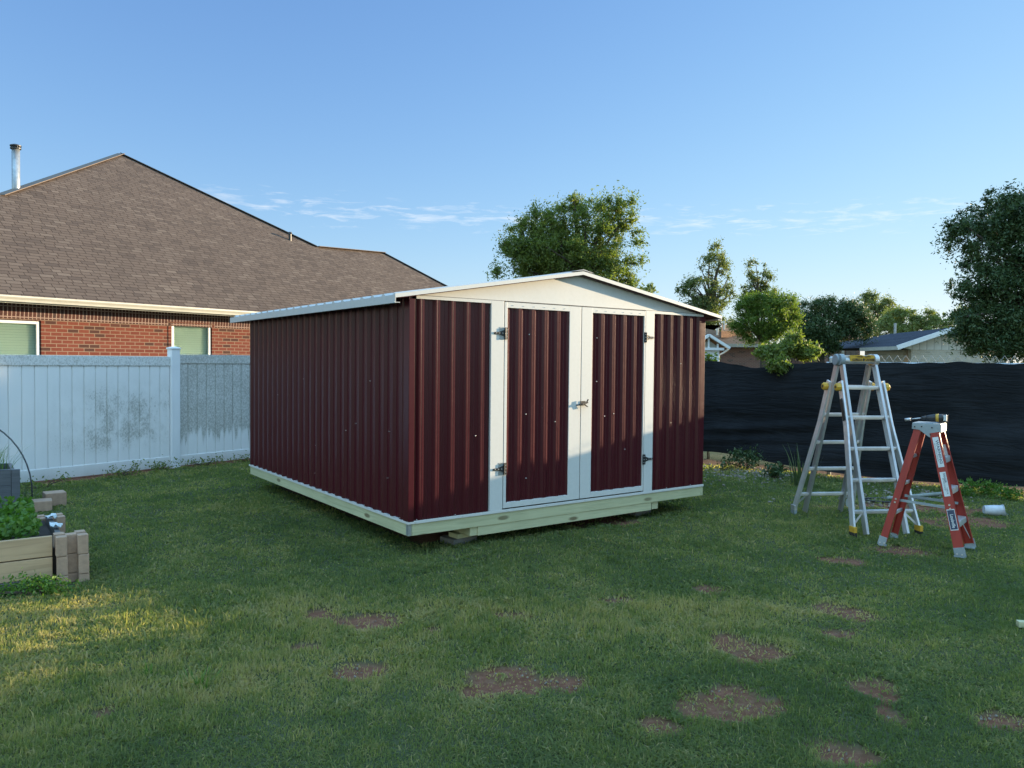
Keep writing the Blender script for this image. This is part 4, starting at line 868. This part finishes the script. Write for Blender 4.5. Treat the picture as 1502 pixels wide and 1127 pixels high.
# impact driver lying on the cap
dr=empty('cordless_drill',SL+Vector((0,0,1.105)),R(-32),'black and yellow cordless drill with long bit lying on red ladder cap','drill')
m_=MB(); m_.tube([(-.02,-.03,.042),(.0,-.03,.042),(.05,-.03,.045),(.10,-.03,.046),(.115,-.03,.046)],[.018,.026,.033,.033,.024],14); bd=m_.build('motor_housing','black',dr,.001,True)
m_=MB(); m_.tube([(.055,-.03,.0452),(.078,-.03,.046)],[.0345,.0350],14); m_.build('yellow_band','yellow',bd,smooth=True)
m_=MB(); m_.tube([(-.055,-.03,.040),(-.02,-.03,.042)],[.013,.020],12); m_.build('chuck','black',bd,smooth=True)
m_=MB(); m_.tube([(-.055,-.03,.040),(-.145,-.03,.024)],.0045,8); m_.tube([(-.14,-.03,.025),(-.185,-.03,.017)],[.012,.014],10); m_.build('socket_bit','alu',bd,smooth=True)
m_=MB(); m_.tube([(.075,-.03,.03),(.088,.03,.026),(.094,.07,.024)],[.020,.018,.021],10); m_.build('handle','black',dr,smooth=True)
m_=MB(); m_.box((.10,.105,.036),(.075,.055,.07),Matrix.Rotation(.2,3,'Z')); m_.build('battery','black',dr,.006)
m_=MB(); m_.box((.135,-.03,.047),(.008,.05,.055)); m_.box((.122,-.03,.046),(.02,.04,.045)); m_.build('rear_cover','sticker',dr,.004)

# ------------------------------------------------------------ bucket, scraps by the fence
def rz(a): return Matrix.Rotation(a,3,'Z')
bk_=empty('plastic_bucket',G(1457,757)+Vector((0,0,.0)),R(-12),'dirty white plastic bucket tipped on its side near black fence','bucket'); bk_.scale=(.72,.72,.78)
m_=MB(); n=22; ax=.13; rr_=lambda x_: .062+.018*(x_+ax)/(2*ax)
vs=[];fs=[]
for j,(x_,ri) in enumerate(((-ax,.060),(0,.072),(ax,.080),(ax,.076),(0,.068),(-ax+.004,.056))):
    for k in range(n):
        a=2*PI*k/n; wob=1+.05*math.sin(3*a)*(x_>0); vs.append((x_+ (.02*math.sin(a*2) if x_>=ax else 0),ri*wob*math.cos(a),.078+ri*wob*math.sin(a)))
for j in range(5):
    for k in range(n): fs.append((j*n+k,j*n+(k+1)%n,(j+1)*n+(k+1)%n,(j+1)*n+k))
fs.append(tuple(range(n))[::-1]); fs.append(tuple(range(5*n,6*n))); m_.add(vs,fs); m_.build('shell','bucket',bk_,smooth=False)
m_=MB(); m_.tube([(ax-.01,.083*math.cos(a),.078+.083*math.sin(a)) for a in np.linspace(0,2*PI,23)],.005,6,False); m_.build('rim','bucket',bk_)
m_=MB(); m_.tube([(ax-.01,.08,.08),(ax+.06,.06,.03),(ax+.09,0,.012),(ax+.06,-.06,.03),(ax-.01,-.08,.08)],.0025,6); m_.build('handle','galv',bk_)
def stick(name,label,p,q,w_,h_,mat,cat):
    p=Vector(p);q=Vector(q); o=empty(name,p,math.atan2((q-p).y,(q-p).x),label,cat); m_=MB(); l=(q-p).length; m_.b2((0,-w_/2,.0),(l,w_/2,h_)); x=m_.build('plank',mat,o,.002)
    return o
stick('timber_offcut','pale timber offcut lying on lawn at right edge of picture',G(1492,922)+Vector((0,0,.012)),G(1492,922)+Vector((.5,-.12,.012)),.045,.036,'treated_x','offcut')
stick('old_plank','weathered grey plank lying by fence seen between stepladder legs',G(1338,733),G(1400,738),.07,.03,'greywood_x','plank')
stick('old_plank','thin brown plank lying in front of the weathered grey plank',G(1350,742),G(1420,746),.045,.02,'pine_x','plank')
o=empty('metal_pipe',G(1300,735),0,'dull grey pipe on the ground behind the ladders','pipe'); a=G(1300,735); m_=MB(); m_.tube([(0,0,.03),tuple(G(1392,728)-a+Vector((0,0,.04)))],.022,10); m_.build('tube','pvcpipe',o)
c0=G(1292,736); m_=MB(); pts_=[(.20*math.cos(a)*(1+.05*math.sin(3*a)),.13*math.sin(a),.012+.006*(a/6.28)) for a in np.linspace(0,4*PI,50)]; m_.tube(pts_,.009,7); o=m_.build('black_hose','pvc',None,smooth=True); o.location=c0; tag(o,'coiled black hose on the ground behind silver ladder','hose')

# ------------------------------------------------------------ raised garden beds
BC=Vector((-3.17,5.44,0))  # corner by the near block stack
bed=empty('raised_bed',BC,A,'near raised garden bed of raw pine boards full of leafy greens','raised bed')
for k,(z0_,z1_,mt) in enumerate(((.0,.055,'concrete'),(.058,.195,'pine_x'),(.203,.345,'pine_x'))):
    board('board' if k else 'footing_board',(-1.9,-.02+.004*k,z0_),(-.075,.02,z1_),mt,bed,.004)
for z0_,z1_ in ((.0,.14),(.145,.285)): board('side_board',(-.02,.12,z0_),(.018,1.16,z1_),'greywood_y',bed,.004)
board('back_board',(-1.9,1.27,.0),(-.12,1.31,.30),'greywood_x',bed,.004)
m_=MB(); m_.b2((-1.9,.03,.0),(-.03,1.26,.25)); m_.build('soil','soil',bed)
# planter blocks: slotted cast-stone blocks at the corners
def planter_block(loc,rz_,label,first=[None]):
    if first[0] is None:
        r_=empty('planter_block',loc,rz_,label,'block','tan cast-stone planter blocks'); m_=MB(); h_=.138
        m_.b2((-.035,-.035,0),(.035,.035,h_))
        for sx in(-1,1):
            for sy in(-1,1): m_.prism([(sx*.032,sy*.098,0),(sx*.032,sy*.027,0),(sx*.1,sy*.027,0),(sx*.1,sy*.098,0)],(0,0,h_))
        m_.b2((-.036,-.036,.002),(.036,.036,h_-.002)); m_.build('cast_body','tanblock',r_,.006); first[0]=r_; return r_
    return dup(first[0],loc,rz_,label,'tan cast-stone planter blocks')
cb_=BC+U*.045+V*.02
planter_block(cb_+Vector((0,0,-.075)),A+R(2),'bottom tan planter block, half sunk, of the stack at near bed corner')
planter_block(cb_+Vector((0,0,.065))+U*.004,A-R(1.5),'middle tan planter block of the stack at near bed corner')
planter_block(cb_+Vector((0,0,.205))-U*.004,A+R(1),'topmost tan planter block of the stack at near bed corner')
cc_=BC+V*1.24+U*.02
planter_block(cc_+Vector((0,0,-.01)),A,'lower tan planter block at the far corner of the near bed')
planter_block(cc_+Vector((0,0,.13)),A+R(2),'upper tan planter block at the far corner of the near bed')
for (px_,py_),lab,s_ in (((80,741),'square tan paver block behind near bed, right of the pair',.17),((60,749),'squat tan paver block behind near bed, left of the pair',.13)):
    p=G(px_,py_); o=empty('paver_block',p,A+R(random.uniform(-8,8)),lab,'block'); m_=MB(); m_.b2((-.1,-.1,-.01),(.1,.1,s_*.85)); m_.build('cast_body','tanblock',o,.008)
# leafy greens in near bed
Cb=BC-U*.75+V*.55; Cb.z=.25
g_=empty('leafy_greens',Cb,A,'dense leafy green vegetables growing in the near bed','plant')
nL=5200; P=np.stack([rng.uniform(-1.1,.62,nL),rng.uniform(-.42,.62,nL),np.zeros(nL)],1); hh=.10+.12*fbm(P[:,0],P[:,1],3.5,77); P[:,2]=hh*rng.uniform(.35,1.15,nL)
Pv,Pf,Pt=leafquads(P,rng.uniform(.014,.036,nL),np.clip(rng.normal(.4,.25,nL),0,1),aspect=1.1); npmesh('leaves',Pv,Pf,'leaf_fresh',Pt,g_)
m_=MB()
for i in range(0): x_=random.uniform(-1.1,.6); y_=random.uniform(-.4,.6); m_.tube([(x_,y_,-.02),(x_+random.uniform(-.03,.03),y_,.14)],.003,5,False)

# strip of crumpled white plastic labels on the side board
for i,(yy,zz) in enumerate(((.55,.29),(.95,.29))):
    p=BC+V*yy; o=empty('plastic_scrap',p+Vector((0,0,zz)),A,('crumpled white plastic scrap on the near stretch of bed side board','crumpled white plastic scrap on the far stretch of bed side board')[i],'scrap'); m_=MB(); vs=[];fs=[]
    for a in range(6):
        for b_ in range(6): vs.append((-.04+.016*a,-.05+.02*b_,.012+random.uniform(0,.03)))
    for a in range(5):
        for b_ in range(5): q=a*6+b_; fs.append((q,q+6,q+7,q+1))
    vs+=[(x_,y_,z_-.004) for x_,y_,z_ in vs]; fs+=[tuple(36+i_ for i_ in f[::-1]) for f in fs]; m_.add(vs,fs); m_.build('film','sticker',o)
# clover/weed in front of the bed
leafy('bed_weed','low leafy weeds growing at the foot of near bed stack',G(62,872),[(0,0,.05,.3,.12,.06),(-.3,-.05,.03,.15,.1,.04)],1300,.013,'leaf_fresh',nst=12,clump=.05,nclump=60)
# second bed: taller weathered grey box with carrots, hoop pipe
b2=Vector((-5.05,7.75,0)); bed2=empty('raised_bed',b2,A,'tall weathered grey board planter behind the near bed','raised bed')
for z0_,z1_ in ((0,.15),(.153,.305),(.308,.47)): board('board',(-1.6,-.02,z0_),(-.001,.02,z1_),'greywood_x',bed2,.003)
for z0_,z1_ in ((0,.15),(.153,.305),(.308,.46)): board('side_board',(.0,.0,z0_),(.034,.62,z1_),'greywood_y',bed2,.003)
board('corner_post',(.001,-.03,0),(.075,.018,.465),'greywood_x',bed2,.003); board('back_board',(-1.6,.6,.0),(-.001,.64,.46),'greywood_x',bed2,.003)
m_=MB(); m_.b2((-1.6,.021,.0),(-.002,.599,.40)); m_.build('soil','soil',bed2)
swords('carrot_greens','feathery green carrot tops growing in the tall grey planter',b2-U*.35+V*.3+Vector((0,0,.40)),420,.12,.32,1.0,'leaf_fresh','plant',.006,.8)
h0=G(46,742); m_=MB(); pts_=[]
for i in range(17):
    t=i/16; a=t*PI*.62; pts_.append((-1.05*(1-math.cos(a))*.95,.45*t,.92*math.sin(a)*1.0))
m_.tube(pts_,.008,8); o=m_.build('hoop_pipe','pvc',None,smooth=True); o.location=(h0.x,h0.y,0); tag(o,'black poly pipe bent in a hoop beside the tall grey planter','pipe')
Pw=b2+U*.12+V*.3; swords('bed_weed','wispy dry grass beside the tall grey planter under the hoop',Pw,34,.1,.42,.35,'leaf_iris','plant',.005,.8)

# ------------------------------------------------------------ neighbours' houses beyond the black fence
def quad(mb,*p): mb.add([Vector(q) for q in p],[tuple(range(len(p)))])
def rel(root,p): return Vector(p)-root.location
# brown-roofed house
Y=46.; o=D(1030,504,Y); hA=empty('brown_roofed_house',(o.x,o.y,0),0,'brown shingled house with small white gable just right of shed','house')
def q(px_,py_,YY,root): p=D(px_,py_,YY); return p-root.location
ez=q(1030,504,46,hA).z
m_=MB(); a=q(1000,504,46,hA);a.z=ez; b_=q(1140,504,46,hA); b_.z=ez; r1=q(1059,477,52,hA); r0_=Vector((a.x+1.5,r1.y,r1.z)); r2=Vector((b_.x-2.2,r1.y,r1.z-.35)); bk1=Vector((b_.x,r1.y*2,ez)); bk0=Vector((a.x,r1.y*2,ez))
m_.add([a,b_,r2,r1,r0_,bk1,bk0],[(0,1,2,3,4),(1,5,2),(5,6,4,3,2),(6,0,4)]); rfA=m_.build('roof','shingle_orange',hA)
m_=MB(); e0=q(1058,486,47.2,hA); e1=q(1103,485.5,50,hA); e2=q(1078,479,54,hA); e3=q(1059,475.5,53.5,hA); 
m_.add([e0,e1,e2,e3,e0-Vector((0,0,.4)),e1-Vector((0,0,.4)),e2-Vector((0,0,.4)),e3-Vector((0,0,.4))],[(0,1,2,3),(0,4,5,1),(1,5,6,2),(2,6,7,3),(3,7,4,0)]); m_.build('roof_wing','shingle_orange',rfA)
for px_,py_,YY,hh_ in ((1062,481,49,.45),(1052,487,47,.2)):
    p=q(px_,py_,YY,hA); m_=MB(); m_.tube([p-Vector((0,0,.2)),p+Vector((0,0,hh_))],.06,8); m_.build('roof_vent','gutter',rfA)
m_=MB(); m_.b2((a.x+.5,.4,0),(b_.x-.4,.7,ez-.05)); m_.b2((b_.x-.7,.7,0),(b_.x-.4,10,ez-.05)); m_.build('brick_wall','farbrick',hA)
m_=MB(); m_.b2((a.x,-.1,ez-.2),(b_.x,-.02,ez+.0)); m_.build('eave_board','siding_beige',hA)
g0=q(1040,492,42,hA); gl=q(1009,511,42,hA); gr_=q(1070,511,42,hA); gl.z=gr_.z
m_=MB(); m_.prism([gl+Vector((.5,.1,0)),gr_+Vector((-.5,.1,0)),g0+Vector((0,.1,-.25))],(0,.15,0)); gb=m_.build('porch_gable','siding_beige',hA)
m_=MB(); m_.bar(gl,g0,.14,.3,(0,1,0)); m_.bar(gr_,g0,.14,.3,(0,1,0)); m_.b2((gl.x+.3,gl.y-.05,gl.z-.12),(gr_.x-.3,gl.y+.2,gl.z+.02))
for t in (.28,.5,.72): x_=gl.x+(gr_.x-gl.x)*t; zz=gl.z+(g0.z-gl.z)*(1-abs(t-.5)*2); m_.b2((x_-.05,gl.y+.02,gl.z),(x_+.05,gl.y+.08,zz-.15))
m_.build('white_trim','winframe',gb)
m_=MB(); x1_=q(1056,511,42,hA).x; m_.b2((gl.x+.4,gl.y+.1,0),(x1_,gl.y+.25,gl.z-.13)); m_.build('porch_wall','winframe',hA)
m_=MB(); m_.tube([gr_+Vector((-.05,0,-.05)),gr_+Vector((-.3,.1,-.25)),gr_+Vector((-.55,.15,-.4)),gr_+Vector((-.55,.15,-1.9))],.05,7); m_.build('downspout','winframe',hA)
m_=MB(); m_.add([gl+Vector((0,0,.02)),g0+Vector((0,0,.08)),g0+Vector((0,5.5,.08)),gl+Vector((0,5.5,.02)),gr_+Vector((0,0,.02)),gr_+Vector((0,5.5,.02))],[(0,1,2,3),(1,4,5,2)]); m_.build('porch_roof','shingle_orange',hA)
# red brick house glimpsed between trees
o=D(1235,500,50); hC=empty('red_brick_house',(o.x,o.y,0),0,'dark red brick house glimpsed between trees above silver ladder','house')
zt=q(1235,497,50,hC).z; xa=q(1205,500,50,hC).x; xb=q(1262,500,50,hC).x
m_=MB(); m_.b2((xa,0,0),(xb,.3,zt)); m_.b2((xa,.3,0),(xa+.3,6,zt)); m_.b2((xb-.3,.3,0),(xb,6,zt)); m_.build('brick_wall','farbrick',hC)
m_=MB(); m_.add([(xa-.3,-.4,zt),(xb+.3,-.4,zt),(xb-1.2,3.5,zt+.75),(xa+.8,3.5,zt+.75),(xa-.3,7,zt),(xb+.3,7,zt)],[(0,1,2,3),(1,5,2),(5,4,3,2),(4,0,3)]); m_.build('roof','shingle_orange',hC)
m_=MB(); wx0,wx1=q(1242,500,50,hC).x,q(1255,500,50,hC).x; m_.b2((wx0,-.04,.9),(wx1,-.01,zt-.25)); wn=m_.build('window','darkpane',hC)
m_=MB(); m_.b2((wx0-.06,-.06,.85),(wx0,-.005,zt-.2)); m_.b2((wx1,-.06,.85),(wx1+.06,-.005,zt-.2)); m_.b2(((wx0+wx1)/2-.025,-.06,.9),((wx0+wx1)/2+.025,-.041,zt-.25)); m_.b2((wx0,-.06,(zt+.7)/2-.02),(wx1,-.041,(zt+.7)/2+.02)); m_.build('frame','darkpane',wn)
m_=MB(); xq=q(1236,500,50,hC).x; m_.b2((xq-.08,-.1,0),(xq+.08,-.02,zt-.1)); m_.build('post','siding_beige',hC)
# slate-roofed cream brick house
o=D(1337,520,30); hB=empty('cream_brick_house',(o.x,o.y,0),0,'cream brick house with slate blue roof behind black fence','house')
K=q(1319,508,29.6,hB); KL=q(1263,507,33,hB); RB=q(1305,482,37,hB); AP=q(1396,481,29.6,hB); KR=q(1478,509,29.6,hB); KR.z=K.z; KL.z=K.z; RB.z=AP.z+.05
m_=MB(); bkz=K.z; BB1=Vector((RB.x+3.5,RB.y+1,RB.z)); m_.add([K,AP,RB,KL,KR,BB1,Vector((KR.x,RB.y+2,bkz)),Vector((KL.x,RB.y+4,bkz))],[(0,1,2,3),(1,4,6,5,2),(2,5,6,7),(3,2,7)]); rB=m_.build('roof','shingle_dark',hB)
m_=MB(); p=q(1313,478,36,hB); m_.tube([p-Vector((0,0,.4)),p+Vector((0,0,.12))],.06,8); m_.build('roof_vent','galv',rB)
m_=MB(); m_.bar(K+Vector((-.1,-.04,-.06)),AP+Vector((0,-.04,-.06)),.17,.05,(0,1,0)); m_.bar(KR+Vector((0,-.04,-.06)),AP+Vector((0,-.04,-.06)),.17,.05,(0,1,0)); m_.build('rake_board','winframe',hB)
m_=MB(); m_.bar(K+Vector((0,0,-.07)),KL+Vector((0,0,-.07)),.12,.14,(0,0,1)); m_.build('gutter','gutter',hB)
yw_=.0; xl=q(1337,510,30,hB).x; xr=q(1476,510,30,hB).x
m_=MB(); m_.b2((xl,0,0),(xr,.25,K.z-.12)); m_.b2((xr-.25,.25,0),(xr,9,K.z-.12)); m_.build('brick_wall','creambrick',hB)
m_=MB(); wl0=KL+Vector((.35,.2,0)); wl1=Vector((xl-.01,.4,0)); m_.bar(Vector((wl0.x,wl0.y,(K.z-.12)/2)),Vector((wl1.x,wl1.y,(K.z-.12)/2)),.2,K.z-.12,(0,0,1)); m_.build('brick_wall','creambrick',hB)
m_=MB(); m_.prism([(xl,-.01,K.z-.118),(xr,-.01,K.z-.118),(KR.x,-.01,K.z-.05),(AP.x,-.01,AP.z-.12),(K.x+.4,-.01,K.z-.05)],(0,.2,0)); m_.build('gable_siding','batten',hB)
